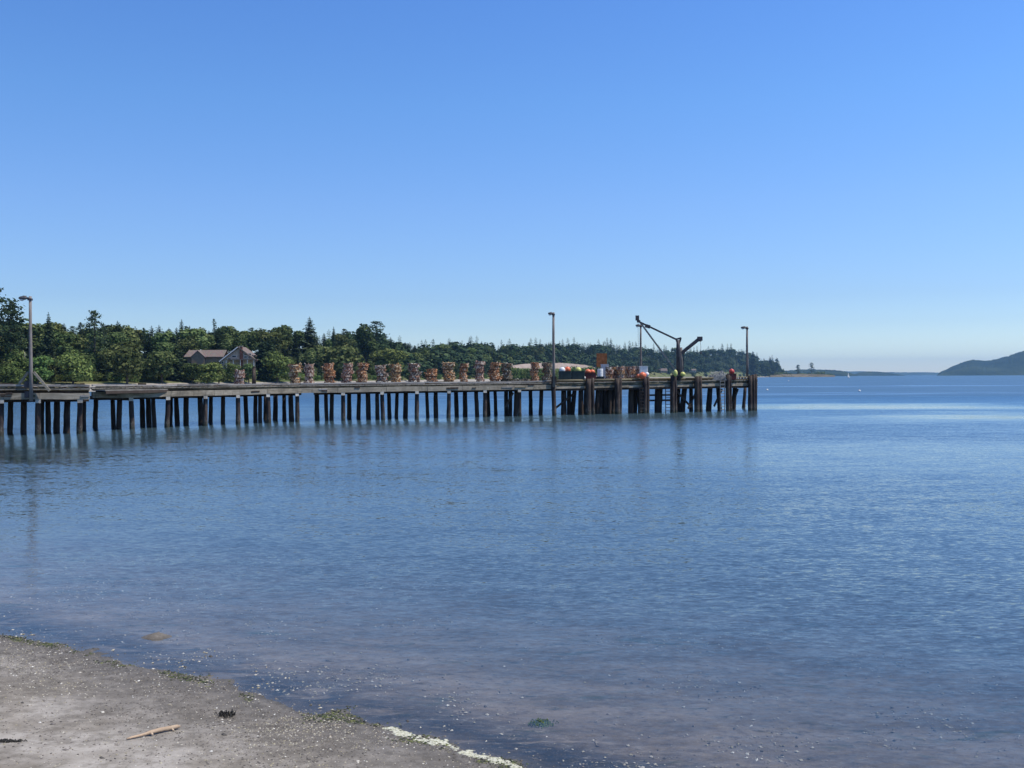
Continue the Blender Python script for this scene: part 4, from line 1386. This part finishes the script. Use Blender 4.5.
# ---- the far wood, one mass (px 400 .. 785)
def mass():
    src = []
    for mm in (fir_mesh(1, 31, .75, .25, .20, .04), fir_mesh(1, 32, .7, .3, .24, .05), broad_mesh(61, 300, .46, .48, .50, 8, .085), broad_mesh(62, 300, .50, .50, .50, 9, .085)):
        A = np.array(mm.v)
        Fs = np.array([f + (f[-1],) if len(f) == 3 else f for f in mm.f])
        src.append((A, Fs))
    out_v, out_f, off = {0: [], 1: []}, {0: [], 1: []}, {0: 0, 1: 0}
    rr = random.Random(5)
    for row, f in enumerate((.10, .16, .22, .28, .35, .42, .5, .58, .66, .74, .82, .90, 1.0, 1.0, 1.08)):
        px = -140.0 if row == 14 else 400.0 if row > 1 else 585
        while px < 781:
            if px < 560 and row in (2, 4, 5, 7) : pass
            W = lerp_tab(WR, px); s = W * f * rr.uniform(.9, 1.06); d = lerp_tab(D0, px) + s
            if 622 < px < 742 and f < .27 and rr.random() < .93: px += 3; continue
            if row in (12, 13):
                h = h_for(px, s, lerp_tab(SKY_, px) + rr.choice((-4.5, -3, -1.5, 0, 1, 2, 3)) + rr.uniform(-.6, .6))
            else: h = TH(px) * rr.uniform(.6, .95) * (.5 if row == 0 else .7 if row == 1 else 1)
            h = max(5, h)
            q_ = 0 if rr.random() < (.95 if row in (12, 13) else .62) else 2
            q_ += rr.randint(0, 1)
            if row == 0: q_ = 2
            A, Fs = src[q_]; a = rr.uniform(0, 6.28); ca, sa = math.cos(a), math.sin(a); wd = rr.uniform(1.0, 1.4) * h * (1.25 if q_ > 1 else 1)
            Q = np.stack([(A[:, 0] * ca - A[:, 1] * sa) * wd + bear(px) * d, (A[:, 0] * sa + A[:, 1] * ca) * wd + d, A[:, 2] * h + terr(px, s)], 1)
            key = 0 if q_ < 2 else 1
            out_v[key].append(Q); out_f[key].append(Fs + off[key]); off[key] += len(Q)
            px += lerp_tab([(350, 11), (430, 9), (560, 5.4), (650, 4.0), (785, 2.6)], px) * rr.uniform(.7, 1.3)
    V_ = np.concatenate(out_v[0] + out_v[1]); n0 = off[0]
    F_ = np.concatenate(out_f[0] + [x + n0 for x in out_f[1]])
    nf0 = sum(len(x) for x in out_f[0])
    me_ = bpy.data.meshes.new('woodland')
    faces = [tuple(dict.fromkeys(f)) for f in F_.tolist()]
    me_.from_pydata(V_.tolist(), [], faces)
    me_.materials.append(M['fir']); me_.materials.append(M['broadfar'])
    me_.polygons.foreach_set('material_index', [0] * nf0 + [1] * (len(faces) - nf0))
    o = bpy.data.objects.new('far_woodland', me_); col.objects.link(o)
    tag(o, 'distant dark green wood running out to the point', 'woodland', kind='stuff')
    return len(faces)


N = NT('far_broad_leaves')
c = N.ramp(N.isl(), [(0, (.020, .040, .022)), (.5, (.045, .074, .034)), (1, (.095, .128, .054))])
bgn = N.noise(N.pos(), .03, 3)
c = N.mix(N.mr(bgn, .42, .6, 0, .7), c, (.035, .06, .03))
N.bsdf(c, .95, .05)
M['broadfar'] = N.m
nm_ = mass()
# trees at the point that stand out, and those on the spit
for (px, yt, wd, kind, lb) in ((770.5, 357.5, 1.0, 'fir', 'first pointed tree at the tip of the headland'), (777, 358.5, 1.1, 'pine', 'last leaning tree at the tip of the headland'), (753, 351.5, 1.0, 'fir', 'fir where the skyline steps down towards the point'), (764, 362, 1.4, 'broad', 'rounded tree in the notch just before the point')):
    s = 60; tree(kind, px, s, h_for(px, s, yt), lb, 'trees at the point', wd)

# ------------------------------------------------------------------ spit and far shores
def ridge_land(name, pts, d, thick, mat, label, cat, zmin=-2, rough=0.0, seed=1):
    """long low land: pts = (px, top y); built as a rounded ridge in real space"""
    V = []; nY = 15; n = 0
    pxl = np.linspace(pts[0][0], pts[-1][0], max(30, int((pts[-1][0] - pts[0][0]) * 1.6)))
    for i, px in enumerate(pxl):
        dd = d(px) if callable(d) else d
        yt = lerp_tab(pts, px)
        zt_ = max(.2, CAMH + (hor(px) - yt) * dd / 1000)
        for j in range(nY):
            v = j / (nY - 1); prof = math.sin(math.pi * v) ** .8
            nz = (float(fbm(np.array([px * .35 + seed]), np.array([j * .8]))[0])) * rough
            V.append((bear(px) * (dd + (v - .5) * thick * 2), dd + (v - .5) * thick * 2, zmin + (zt_ - zmin) * prof * (1 + nz * (1 - v) )))
        n += 1
    Fq = []
    for i in range(n - 1):
        for j in range(nY - 1):
            a = i * nY + j; Fq.append((a, a + nY, a + nY + 1, a + 1))
    o = link(name, np_mesh(name, V, Fq), mat); tag(o, label, cat, kind='structure'); return o


def far_mat(name, a, b, sc=.004):
    N = NT(name); g = N.noise(N.pos(), sc, 7, .7); N.bsdf(N.mix(N.mr(g, .38, .62), a, b), .95, .05, bump=g, bstr=1, bdist=40); return N.m


hillm = far_mat('forested_hill', (.008, .020, .016), (.040, .058, .030))
spitm = far_mat('marsh_spit', (.16, .13, .08), (.30, .25, .17), .02)
ridge_land('marsh_spit_ground', [(770, 375.2), (785, 374.2), (800, 374.0), (815, 374.2), (826, 374.6), (835, 375.3)], 3300, 120, spitm, 'low tan sand spit beyond the headland point', 'spit', -1)
hills = ridge_land('mountain', [(937, 375), (941, 371.5), (945, 370), (952, 366.5), (963.5, 362), (973, 359.6), (983, 360.8), (990, 360.3), (998, 358.8), (1008, 356), (1024, 351), (1060, 343), (1110, 336), (1180, 330), (1260, 334), (1340, 345), (1420, 372)],
                   7600, 900, hillm, 'dark wooded mountain dropping to the water at the right edge', 'mountain', -5, .10, 3)
ridge_land('far_shore', [(776, 372), (790, 370.0), (805, 369.3), (820, 369.6), (835, 370.0), (843, 371.0), (850, 373), (858, 375.5)], 6500, 500, hillm, 'low blue shore beyond the spit', 'far shore', -4, .2, 8)
ridge_land('far_shore', [(852, 375.6), (858, 372.6), (868, 371.6), (880, 371.8), (888, 372.6), (897, 374), (905, 375.6)], 8500, 500, hillm, 'low blue islet near the sailboat', 'far shore', -4, .2, 12)
ridge_land('far_shore', [(760, 371), (860, 371.3), (880, 372.1), (905, 372.3), (925, 372.2), (945, 372.8), (990, 373.2)], 15500, 900, hillm, 'faint pale shore on the horizon', 'far shore', -4, .15, 15)
# spit vegetation
for (px, yt, kind, wd, lb) in ((798, 364.8, 'pine', 1.5, 'left of two lone trees on the spit'), (811.5, 362.6, 'pine', 1.2, 'right taller one of two lone trees on the spit')):
    d = 3300; z = 2.2
    h = CAMH + (hor(px) - yt) * d / 1000 - z
    tree(kind, px, 0, h, lb, 'lone trees on the spit', wd, d, z)
for (px, w_, yt, lb) in ((819, 1.9, 370.6, 'rounded thicket right of the two lone trees on the spit'), (789, 3.4, 372.3, 'low thicket left of the two lone trees on the spit'), (806, 3.2, 372.0, 'low scrub between the two lone trees on the spit'), (781, 2.6, 371.5, 'low scrub next to the headland point'), (827, 3.0, 373.0, 'lowest scrub at the outer end of the spit')):
    d = 3310; z = 1.5; h = CAMH + (hor(px) - yt) * d / 1000 - z
    tree('bush', px, 0, h, lb, 'scrub on the spit', w_, d, z)

# ------------------------------------------------------------------ house
def roof_mat():
    N = NT('brown_shingle_roof'); p = N.pos()
    g = N.noise(p, 3, 5); v = N.n('ShaderNodeTexVoronoi'); v.inputs['Scale'].default_value = 1.6; N.set(v.inputs['Vector'], N.mapping(p, (1, 1, 3)))
    c = N.mix(N.mr(g, .35, .65), (.17, .13, .115), (.27, .215, .19)); c = N.mix(.25, c, v.outputs['Color'], 'MULTIPLY')
    N.bsdf(c, .9, .1); return N.m


M['roof'] = roof_mat()
M['cream'] = simple('weathered_cream_boards', (.46, .37, .28), .8, .3, 1)
M['siding'] = simple('grey_brown_siding', (.28, .20, .14), .8, .2, 1)
M['brick'] = simple('red_brown_chimney_brick', (.22, .09, .06), .9, .3, 3)
HD = 456.0
hb = at(225, 366, HD); hz = hb.z
house = empty('house', (hb.x, hb.y, hz)); tag(house, 'large brown roofed house with a white gable above the beach', 'house')
mpp = HD / 1000
hx = lambda px: (px - 225) * mpp
hzf = lambda py: (366 - py) * mpp


def roof_prism(x0, x1, xr0, xr1, y0, y1, ze, zr, along='x', t=.25):
    """gable roof as two thick slabs; ridge along x (between xr0, xr1 at mid depth) or along y"""
    mb = MB(); ym = (y0 + y1) / 2; xm = (xr0 + xr1) / 2
    def slab(a, b, c, d):
        for z in (0, t):
            pass
        n = len(mb.v)
        for p in (a, b, c, d): mb.v.append(tuple(p))
        for p in (a, b, c, d): mb.v.append((p[0], p[1], p[2] + t))
        for f in ((3, 2, 1, 0), (4, 5, 6, 7), (0, 1, 5, 4), (1, 2, 6, 5), (2, 3, 7, 6), (3, 0, 4, 7)): mb.f.append(tuple(n + i for i in f))
    if along == 'x':
        slab((x0, y0, ze), (x1, y0, ze), (xr1, ym, zr), (xr0, ym, zr))
        slab((xr0, ym, zr), (xr1, ym, zr), (x1, y1, ze), (x0, y1, ze))
    else:
        slab((x0, y0, ze), (xm, y0, zr), (xm, y1, zr), (x0, y1, ze))
        slab((xm, y0, zr), (x1, y0, ze), (x1, y1, ze), (xm, y1, zr))
    return mb


def gable_wall(x0, x1, xm, y, z0, ze, zr, t=.2):
    mb = MB()
    pts = [(x0, z0), (x1, z0), (x1, ze), (xm, zr), (x0, ze)]
    for p in pts: mb.v.append((p[0], y, p[1]))
    for p in pts: mb.v.append((p[0], y + t, p[1]))
    mb.f.append((0, 1, 2, 3, 4)); mb.f.append((9, 8, 7, 6, 5))
    for i in range(5): j = (i + 1) % 5; mb.f.append((i, i + 5, j + 5, j)[::1])
    return mb


# left wing, ridge across the view
mb = MB(); mb.box(((hx(187) + hx(222)) / 2, 4.5, (hzf(357) + hzf(373)) / 2), (hx(222) - hx(187), 8, hzf(357) - hzf(373))); mb.build('left_wing_wall', M['siding'], house)
roof_prism(hx(184), hx(224), hx(186), hx(224), -.6, 9.6, hzf(357.2), hzf(350.2)).build('roof', M['roof'], house)
gable_wall(hx(192), hx(205), hx(198), -.9, hzf(366), hzf(357.0), hzf(351.6)).build('porch_gable', M['siding'], house)
roof_prism(hx(191), hx(206), hx(198), hx(199), -1.2, 4.5, hzf(357.6), hzf(351.0), 'y', .3).build('porch_roof', M['roof'], house)
# right wing: big gable facing the water
xm = hx(238.5); zr_ = hzf(347.4)
gable_wall(hx(222), hx(255.5), xm, 0, hzf(369), hzf(360.5), zr_ - .35).build('gable_wall', M['cream'], house)
mb = MB(); mb.beam((hx(219.8), -1.05, hzf(361.6)), (hx(238.3), -1.05, zr_ + .1), .18, .45); mb.build('barge_board', M['white'], house)
mb = MB(); mb.beam((hx(238.8), -1.05, zr_ + .1), (hx(257.3), -1.05, hzf(361.6)), .18, .45); mb.build('barge_board', M['roof'], house)
mb = MB(); mb.box(((hx(222) + hx(255)) / 2, 6.5, (hzf(360.5) + hzf(369)) / 2), (hx(255) - hx(222.6), 12.4, hzf(360.8) - hzf(369))); mb.build('right_wing_wall', M['siding'], house)
roof_prism(hx(219.5), hx(257.5), hx(238.5), hx(238.5), -.9, 13, hzf(361.4), zr_, 'y', .38).build('gable_roof', M['roof'], house)
mb = MB(); mb.box((hx(241.6), -.45, (hzf(346.5) + hzf(369)) / 2), (1.25, .8, hzf(346.5) - hzf(369))); ch = mb.build('chimney', M['brick'], house)
mb = MB(); mb.box((hx(241.6), -.45, hzf(346.3)), (1.5, 1.05, .25)); mb.build('chimney_cap', M['capend'], ch)
for (a, b, y0, y1) in ((244.2, 247.4, 353.4, 355.3), (248.4, 251.2, 353.6, 355.3), (244.2, 247.4, 356.3, 358), (248.4, 251.4, 356.3, 358), (232.2, 236.2, 355.6, 357.4), (228, 231, 358.2, 359.6), (221.5, 223.6, 361.5, 363.5)):
    mb = MB(); mb.box(((hx(a) + hx(b)) / 2, -.03, (hzf(y0) + hzf(y1)) / 2), (hx(b) - hx(a), .10, abs(hzf(y1) - hzf(y0)))); wd_ = mb.build('window', M['glassdark'], house)
    mb = MB(); cx_, cz_, w_, h_ = (hx(a) + hx(b)) / 2, (hzf(y0) + hzf(y1)) / 2, hx(b) - hx(a), abs(hzf(y1) - hzf(y0))
    mb.box((cx_, -.05, cz_ + h_ / 2 + .06), (w_ + .24, .16, .12)); mb.box((cx_, -.05, cz_ - h_ / 2 - .06), (w_ + .24, .16, .12)); mb.box((cx_ - w_ / 2 - .06, -.05, cz_), (.12, .16, h_)); mb.box((cx_ + w_ / 2 + .06, -.05, cz_), (.12, .16, h_))
    mb.build('frame', M['white'], wd_)
# low veranda roof
mb = MB(); mb.box((hx(243), -1.7, hzf(359.8)), (hx(257) - hx(226), 2.6, .3)); mb.build('veranda_roof', M['roof'], house)
mb = MB()
for px in (228, 235, 242, 249, 255.5): mb.box((hx(px), -2.8, (hzf(360) + hzf(368)) / 2), (.22, .22, hzf(360.1) - hzf(368)))
mb.build('veranda_post', M['white'], house)
mb = MB()
# small pale garden things at the left of the house: low white wall pieces
gs = at(184, 362, 400)


def cottage(px, py, d, w_, hwall, hroof, wallm, roofm, label, depth=7):
    c = at(px, py, d); o = empty('cottage', c); tag(o, label, 'building')
    mb = MB(); mb.box((0, depth / 2, hwall / 2), (w_, depth, hwall)); mb.build('wall', wallm, o)
    roof_prism(-w_ / 2 - .5, w_ / 2 + .5, -w_ / 2 - .3, w_ / 2 + .3, -.6, depth + .6, hwall - .1, hwall + hroof, 'x', .3).build('roof', roofm, o)
    for f in (-.3, .05, .32):
        mb = MB(); mb.box((f * w_, -.03, hwall * .55), (w_ * .14, .1, hwall * .35)); mb.build('window', M['glassdark'], o)
    mb = MB(); mb.box((-.12 * w_, -.03, hwall * .36), (w_ * .07, .12, hwall * .7)); mb.build('door', M['siding'], o)
    return o


cottage(691.5, 372.4, 2330, 22, 4.6, 3.2, M['capend'], M['roof'], 'small white cottage on the far meadow right of the cranes', 10)
cottage(662, 372.8, 2090, 22, 4.0, 5.0, M['siding'], M['roof'], 'small brown roofed cottage on the far meadow left of the cranes', 10)
# pale bank seen above the pots (px 505-565)
V = []; Fq = []
for i, px in enumerate(np.linspace(500, 600, 60)):
    d = 760 + (px - 500) * 1.2
    k = math.sin(math.pi * (i / 59)) ** .15 if 0 < i < 59 else 0
    for j, (dy, py) in enumerate(((-14, 381), (-2, 368.5), (0, 366.8), (4, 363.2), (12, 362.7), (26, 362.9), (60, 378))):
        z = CAMH + (hor(px) - py) * (d) / 1000
        z = -1 + (z + 1) * k + float(fbm(np.array([px * .2]), np.array([j * 1.7]))[0]) * .5
        V.append((bear(px) * (d + dy), d + dy, z))
for i in range(59):
    for j in range(6): a = i * 7 + j; Fq.append((a, a + 7, a + 8, a + 1))
N = NT('bank_ground'); p = N.pos(); s_ = N.n('ShaderNodeSeparateXYZ'); N.set(s_.inputs[0], p); g = N.noise(p, .25, 5, .7)
zc_ = N.math('ADD', s_.outputs[2], N.mr(g, 0, 1, -1, 1))
N.bsdf(N.mix(N.mr(zc_, 10.8, 11.6), N.mix(N.mr(g, .4, .6), (.05, .075, .03), (.10, .13, .055)), N.mix(N.mr(g, .35, .65), (.26, .20, .17), (.36, .30, .26))), .95, .1, bump=g, bstr=.6, bdist=.3)
bank = link('bank_terrain', np_mesh('bank', V, Fq), N.m); tag(bank, 'green bank with a bare pinkish top behind the last pot stacks', 'bank', kind='structure')

# ------------------------------------------------------------------ boats and mooring buoys
def sail(px, py, d, h, label):
    c = at(px, py, d); o = empty('sailboat', (c.x, c.y, 0)); tag(o, label, 'sailboat')
    L = h * .7
    mb = MB(); sec = [(-.5, .6, .8), (-.3, 1.0, .75), (0, 1.15, .7), (.3, .8, .8), (.5, .05, 1.0)]
    for (u, b, z) in sec:
        bw = b * L * .14
        mb.v += [(u * L, -bw, z), (u * L, 0, -.5), (u * L, bw, z), (u * L, 0, z + .12)]
    for i in range(len(sec) - 1):
        a = i * 4
        for (q0, q1) in ((0, 1), (1, 2), (2, 3), (3, 0)): mb.f.append((a + q0, a + q1, a + 4 + q1, a + 4 + q0))
    mb.f.append((0, 3, 2, 1)); mb.f.append((16, 17, 18, 19))
    mb.build('hull', M['white'], o)
    mb = MB(); mb.tube([(.05 * L, 0, .6), (.05 * L, 0, h)], [.12, .07], 8); mb.tube([(.05 * L, 0, 1.6), (-.42 * L, .3, 1.6)], .08, 6); mb.build('mast', M['steel'], o)
    for nm, pts in (('mainsail', ((.03, 1.8), (-.42, 1.8), (.03, h * .97))), ('jib', ((.08, 1.4), (.47, 1.1), (.07, h * .82)))):
        mb = MB(); n = 7
        for i in range(n + 1):
            for j in range(n + 1 - i):
                a, b = i / n, j / n; u = pts[0][0] * (1 - a - b) + pts[1][0] * a + pts[2][0] * b; z = pts[0][1] * (1 - a - b) + pts[1][1] * a + pts[2][1] * b
                mb.v.append((u * L, .5 * math.sin(math.pi * min(1, a + b * .3)) * .8, z))
        idx = lambda i, j: sum(n + 1 - q for q in range(i)) + j
        for i in range(n):
            for j in range(n - i):
                mb.f.append((idx(i, j), idx(i + 1, j), idx(i, j + 1)))
                if j < n - i - 1: mb.f.append((idx(i + 1, j), idx(i + 1, j + 1), idx(i, j + 1)))
        ob = mb.build(nm, M['white'], o); sm = ob.modifiers.new('thick', 'SOLIDIFY'); sm.thickness = .05
    return o


sb_ = sail(848.6, 375.6, 1900, 10.8, 'small white sailboat out on the bay near the horizon'); sb_.rotation_euler.z = rad(42)
for (px, py, rr_, lb) in ((859.4, 391.5, .34, 'white mooring buoy on the open water below the sailboat'), (767.2, 390.4, .32, 'white mooring buoy on the water just right of the pier end'), (788.5, 381.2, .45, 'white mooring buoy between the pier end and the spit')):
    d = CAMH * 1000 / (py - hor(px)); o = empty('mooring_buoy', (bear(px) * d, d, 0)); tag(o, lb, 'buoy', 'mooring buoys on the bay')
    mb = MB(); mb.ball((0, 0, rr_ * .45), (rr_ * 1.1, rr_ * 1.1, rr_), 12, 8); mb.build('ball', M['white'], o, True)
    mb = MB(); mb.tube([(0, 0, rr_ * 1.35), (0, 0, rr_ * 1.75)], rr_ * .2, 8); mb.build('eye', M['steel'], o)

# ------------------------------------------------------------------ beach details
def on_beach(px, py):
    r = ray(px, py); p0 = Vector((0, 0, CAMH)); lo, hi = 3.0, 60.0
    for _ in range(40):
        m_ = (lo + hi) / 2; p = p0 + r * m_
        if p.z > bz(p.x, p.y): lo = m_
        else: hi = m_
    return p0 + r * lo


# driftwood stick
a = on_beach(126.5, 740.5); b = on_beach(180, 729)
L = (b - a).length; ang = math.atan2(b.y - a.y, b.x - a.x)
o = empty('driftwood_stick', (a.x, a.y, a.z)); o.rotation_euler = (0, -math.asin((b.z - a.z) / L), ang)
tag(o, 'pale weathered driftwood stick lying on the sand', 'driftwood')
mb = MB(); mb.tube([(0, .0, .018), (L * .1, .004, .022), (L * .25, -.002, .026), (L * .36, .004, .028), (L * .42, 0, .036), (L * .6, .008, .040), (L * .8, .0, .040), (L * .94, .002, .038), (L, .006, .030)], [.009, .014, .016, .018, .024, .026, .027, .024, .013], 12, jit=.07)
M['drift'] = wood_mat('sun_bleached_driftwood', (.30, .19, .12), (.56, .40, .27), (.70, .56, .41), (1, 1, 1), 9)
mb.build('shaft', M['drift'], o, True)
mb = MB(); mb.tube([(L * .43, -.02, .03), (L * .435, -.055, .02)], [.018, .008], 7); mb.tube([(L * .82, -.025, .03), (L * .84, -.05, .012)], [.014, .006], 7); mb.build('branch_stub', M['drift'], o, True)


def pebbles(name, pts, smin, smax, mat, label, cat, flat=.5, lift=.0):
    V_ = []; F_ = []
    rr = np.random.RandomState(abs(hash(name)) % 1000 if False else len(pts))
    octv = np.array([(1, 0, 0), (0, 1, 0), (-1, 0, 0), (0, -1, 0), (0, 0, 1), (0, 0, -1), ])
    octf = np.array([(0, 1, 4), (1, 2, 4), (2, 3, 4), (3, 0, 4), (1, 0, 5), (2, 1, 5), (3, 2, 5), (0, 3, 5)])
    n = len(pts)
    sz = smin + (smax - smin) * rr.rand(n) ** 2.5
    ang = rr.rand(n) * 6.28; asp = .5 + rr.rand(n) * .5
    zz = beach_z(pts[:, 0], pts[:, 1])
    ca, sa = np.cos(ang), np.sin(ang)
    jit = 1 + (rr.rand(n, 6) - .5) * .6
    P_ = octv[None] * jit[:, :, None]
    Xl = P_[:, :, 0] * sz[:, None]; Yl = P_[:, :, 1] * (sz * asp)[:, None]; Zl = P_[:, :, 2] * (sz * flat)[:, None]
    tilt = (rr.rand(n) - .5) * .5
    Zl = Zl + Xl * tilt[:, None]
    Xw = Xl * ca[:, None] - Yl * sa[:, None] + pts[:, 0:1]; Yw = Xl * sa[:, None] + Yl * ca[:, None] + pts[:, 1:2]
    Zw = Zl + (zz + sz * flat * .3 + lift)[:, None]
    V_ = np.stack([Xw, Yw, Zw], 2).reshape(-1, 3)
    F_ = (octf[None] + (np.arange(n) * 6)[:, None, None]).reshape(-1, 3)
    o = link(name, np_mesh(name, V_, F_, False), mat)
    tag(o, label, cat, kind='stuff')
    return o


def scatter(n, dmin, dmax, dens, xr=(-13, 7)):
    out = []
    rr = np.random.RandomState(n)
    while sum(len(q) for q in out) < n:
        m_ = n * 3
        x = rr.uniform(xr[0], xr[1], m_); y = rr.uniform(6, 27, m_)
        d = shore_dist(x, y)
        ok = (d > dmin) & (d < dmax) & (rr.rand(m_) < dens(x, y, d)) & (np.abs(x) < y * .62)
        out.append(np.stack([x[ok], y[ok]], 1))
    return np.concatenate(out)[:n]


N = NT('shell_and_pebble'); N.bsdf(N.ramp(N.isl(), [(0, (.50, .46, .38)), (.25, (.40, .36, .27)), (.45, (.27, .23, .18)), (.62, (.11, .10, .08)), (.78, (.34, .30, .20)), (.96, (.66, .63, .56))], 'CONSTANT'), .7, .3); M['shell'] = N.m
N = NT('dark_pebble'); N.bsdf(N.ramp(N.isl(), [(0, (.10, .09, .08)), (.4, (.17, .15, .135)), (.8, (.26, .23, .20))], 'CONSTANT'), .75, .3); M['peb'] = N.m
N = NT('bleached_shell'); N.bsdf(N.ramp(N.isl(), [(0, (.72, .70, .64)), (.3, (.54, .50, .43)), (.7, (.45, .39, .31))], 'CONSTANT'), .6, .3); M['shellw'] = N.m
N = NT('wrack_weed'); N.bsdf(N.ramp(N.isl(), [(0, (.035, .045, .02)), (.3, (.075, .09, .03)), (.55, (.02, .022, .014)), (.86, (.15, .16, .05))], 'CONSTANT'), .6, .3); M['weed'] = N.m
cl = lambda x, y: np.clip(.5 + 1.6 * fbm(x * .8 + 40, y * .8, 3), .05, 1)
pebbles('beach_pebbles', scatter(14000, -7, .1, lambda x, y, d: cl(x, y) * np.exp(-np.abs(d + .5) / 1.6) + .06), .006, .020, M['peb'], 'dark pebbles strewn over the sand', 'pebbles')
pebbles('shell_fragments', scatter(16000, -7, .05, lambda x, y, d: cl(x + 9, y) * np.exp(-np.abs(d + .55) / .8) + .05), .005, .018, M['shell'], 'pale shell fragments strewn along the waterline', 'shells')
pebbles('bleached_shells', scatter(420, -7, 0, lambda x, y, d: cl(x + 29, y) * .15 + .7 * np.exp(-np.abs(d + .5) / .6)), .010, .028, M['shellw'], 'larger bleached shells on the sand', 'shells')
pebbles('submerged_shells', scatter(7000, .1, 13, lambda x, y, d: (cl(x + 3, y) ** 2 + .05) * np.exp(-d / 7), (-13, 12)), .009, .034, M['shell'], 'white shells lying under the shallow water', 'shells', lift=.004)
pebbles('beach_stones', scatter(260, -7, 2.5, lambda x, y, d: cl(x + 50, y) * .6), .018, .045, M['peb'], 'larger rounded stones half sunk in the sand', 'stones', .45)
# wrack line
pebbles('seaweed_wrack', scatter(5200, -1.6, .9, lambda x, y, d: np.clip(.45 + 2.2 * fbm(x * 1.6, y * 1.6 + 9, 3), 0, 1) * np.exp(-((beach_z(x, y) - .012) / .010) ** 2)), .008, .030, M['weed'], 'strip of green brown seaweed at the waterline', 'seaweed', .35)


def weed_clump(px, py, n, rx, ry, mat, label, h=.03):
    c = on_beach(px, py); mb = MB()
    for k in range(n):
        u, v = R.gauss(0, .45), R.gauss(0, .45)
        x, y = c.x + u * rx, c.y + v * ry; z = bz(x, y) + .005
        a = R.uniform(0, 6.28); l = R.uniform(.02, .07)
        pts = [(x + math.cos(a) * l * t_ + R.uniform(-.01, .01), y + math.sin(a) * l * t_, z + h * math.sin(t_ * 3.1) * R.uniform(.2, 1)) for t_ in (0, .5, 1)]
        mb.tube(pts, [.005, .008, .003], 4)
    mb.v = [(v[0] - c.x, v[1] - c.y, v[2] - c.z) for v in mb.v]
    o = mb.build('seaweed_clump', mat); o.location = c
    tag(o, label, 'seaweed')
    return o


M['darkweed'] = simple('black_seaweed', (.022, .02, .016), .6, .4, 20); M['greenweed'] = simple('green_seaweed', (.10, .14, .035), .6, .4, 20)
weed_clump(227, 715.5, 60, .14, .10, M['darkweed'], 'small clump of black seaweed on the sand right of the driftwood', .05)
weed_clump(8, 742, 60, .16, .04, M['darkweed'], 'dark seaweed strand on the sand at the left edge', .02)
weed_clump(541, 724, 160, .14, .10, M['greenweed'], 'green weed patch under the shallow water', .04)
# foam strip on the waterline
def contour(p, z):
    lo, hi = -1.2, 1.2
    for _ in range(24):
        m_ = (lo + hi) / 2
        if bz(p.x + SN[0] * m_, p.y + SN[1] * m_) > z: lo = m_
        else: hi = m_
    return Vector((p.x + SN[0] * lo, p.y + SN[1] * lo, 0))


def foam(px0, py0, px1, py1, label):
    a = on_beach(px0, py0); b = on_beach(px1, py1); mb = MB()
    t = (b - a).normalized(); nn = Vector((-t.y, t.x, 0)); n = 900
    for i in range(n):
        u = R.random()
        dens = float(vnoise(np.array([u * 7 + px0]), np.array([2.0]))[0])
        if R.random() > dens * 1.5 * min(1, u * 8, (1 - u) * 8) + .04: continue
        c = contour(a.lerp(b, u), .006)
        p = c + nn * R.gauss(-.01, .012 + .045 * dens) + t * R.uniform(-.02, .02)
        r_ = R.uniform(.008, .012 + .022 * dens)
        z = max(bz(p.x, p.y), 0.0) + .002
        mb.ball((p.x - a.x, p.y - a.y, z - a.z), (r_ * R.uniform(1, 1.7), r_, r_ * .28), 8, 4, .25)
    o = mb.build('foam', M['foam'], smooth=True); o.location = a
    tag(o, label, 'foam', kind='stuff')


N = NT('sea_foam'); g = N.noise(N.pos(), 30, 4, .7); N.bsdf(N.mix(N.mr(g, .35, .6), (.34, .34, .22), (.66, .64, .53)), .8, .2, bump=g, bstr=.8, bdist=.02); M['foam'] = N.m
foam(386, 727, 461, 749, 'pale dried foam along the waterline, left strip'); foam(466, 751, 523, 767, 'pale dried foam along the waterline, right strip')

# ------------------------------------------------------------------ haze
N = NT('haze_air'); pv = N.n('ShaderNodeVolumePrincipled'); pv.inputs['Color'].default_value = (.36, .66, 1, 1); pv.inputs['Density'].default_value = 5.2e-5
pv.inputs['Anisotropy'].default_value = .2
N.t.links.new(pv.outputs[0], N.out.inputs['Volume'])
HZ = True
if HZ:
    mb = MB(); mb.box((0, 9850, 170), (41000, 23000, 360))
    me = mb.mesh('haze'); hz_o = link('haze', me, N.m); tag(hz_o, 'thin blue sea haze over the whole bay', 'haze', kind='stuff')
    hz_o.location.z = 0
print('trees', cnt, 'mass faces', nm_)
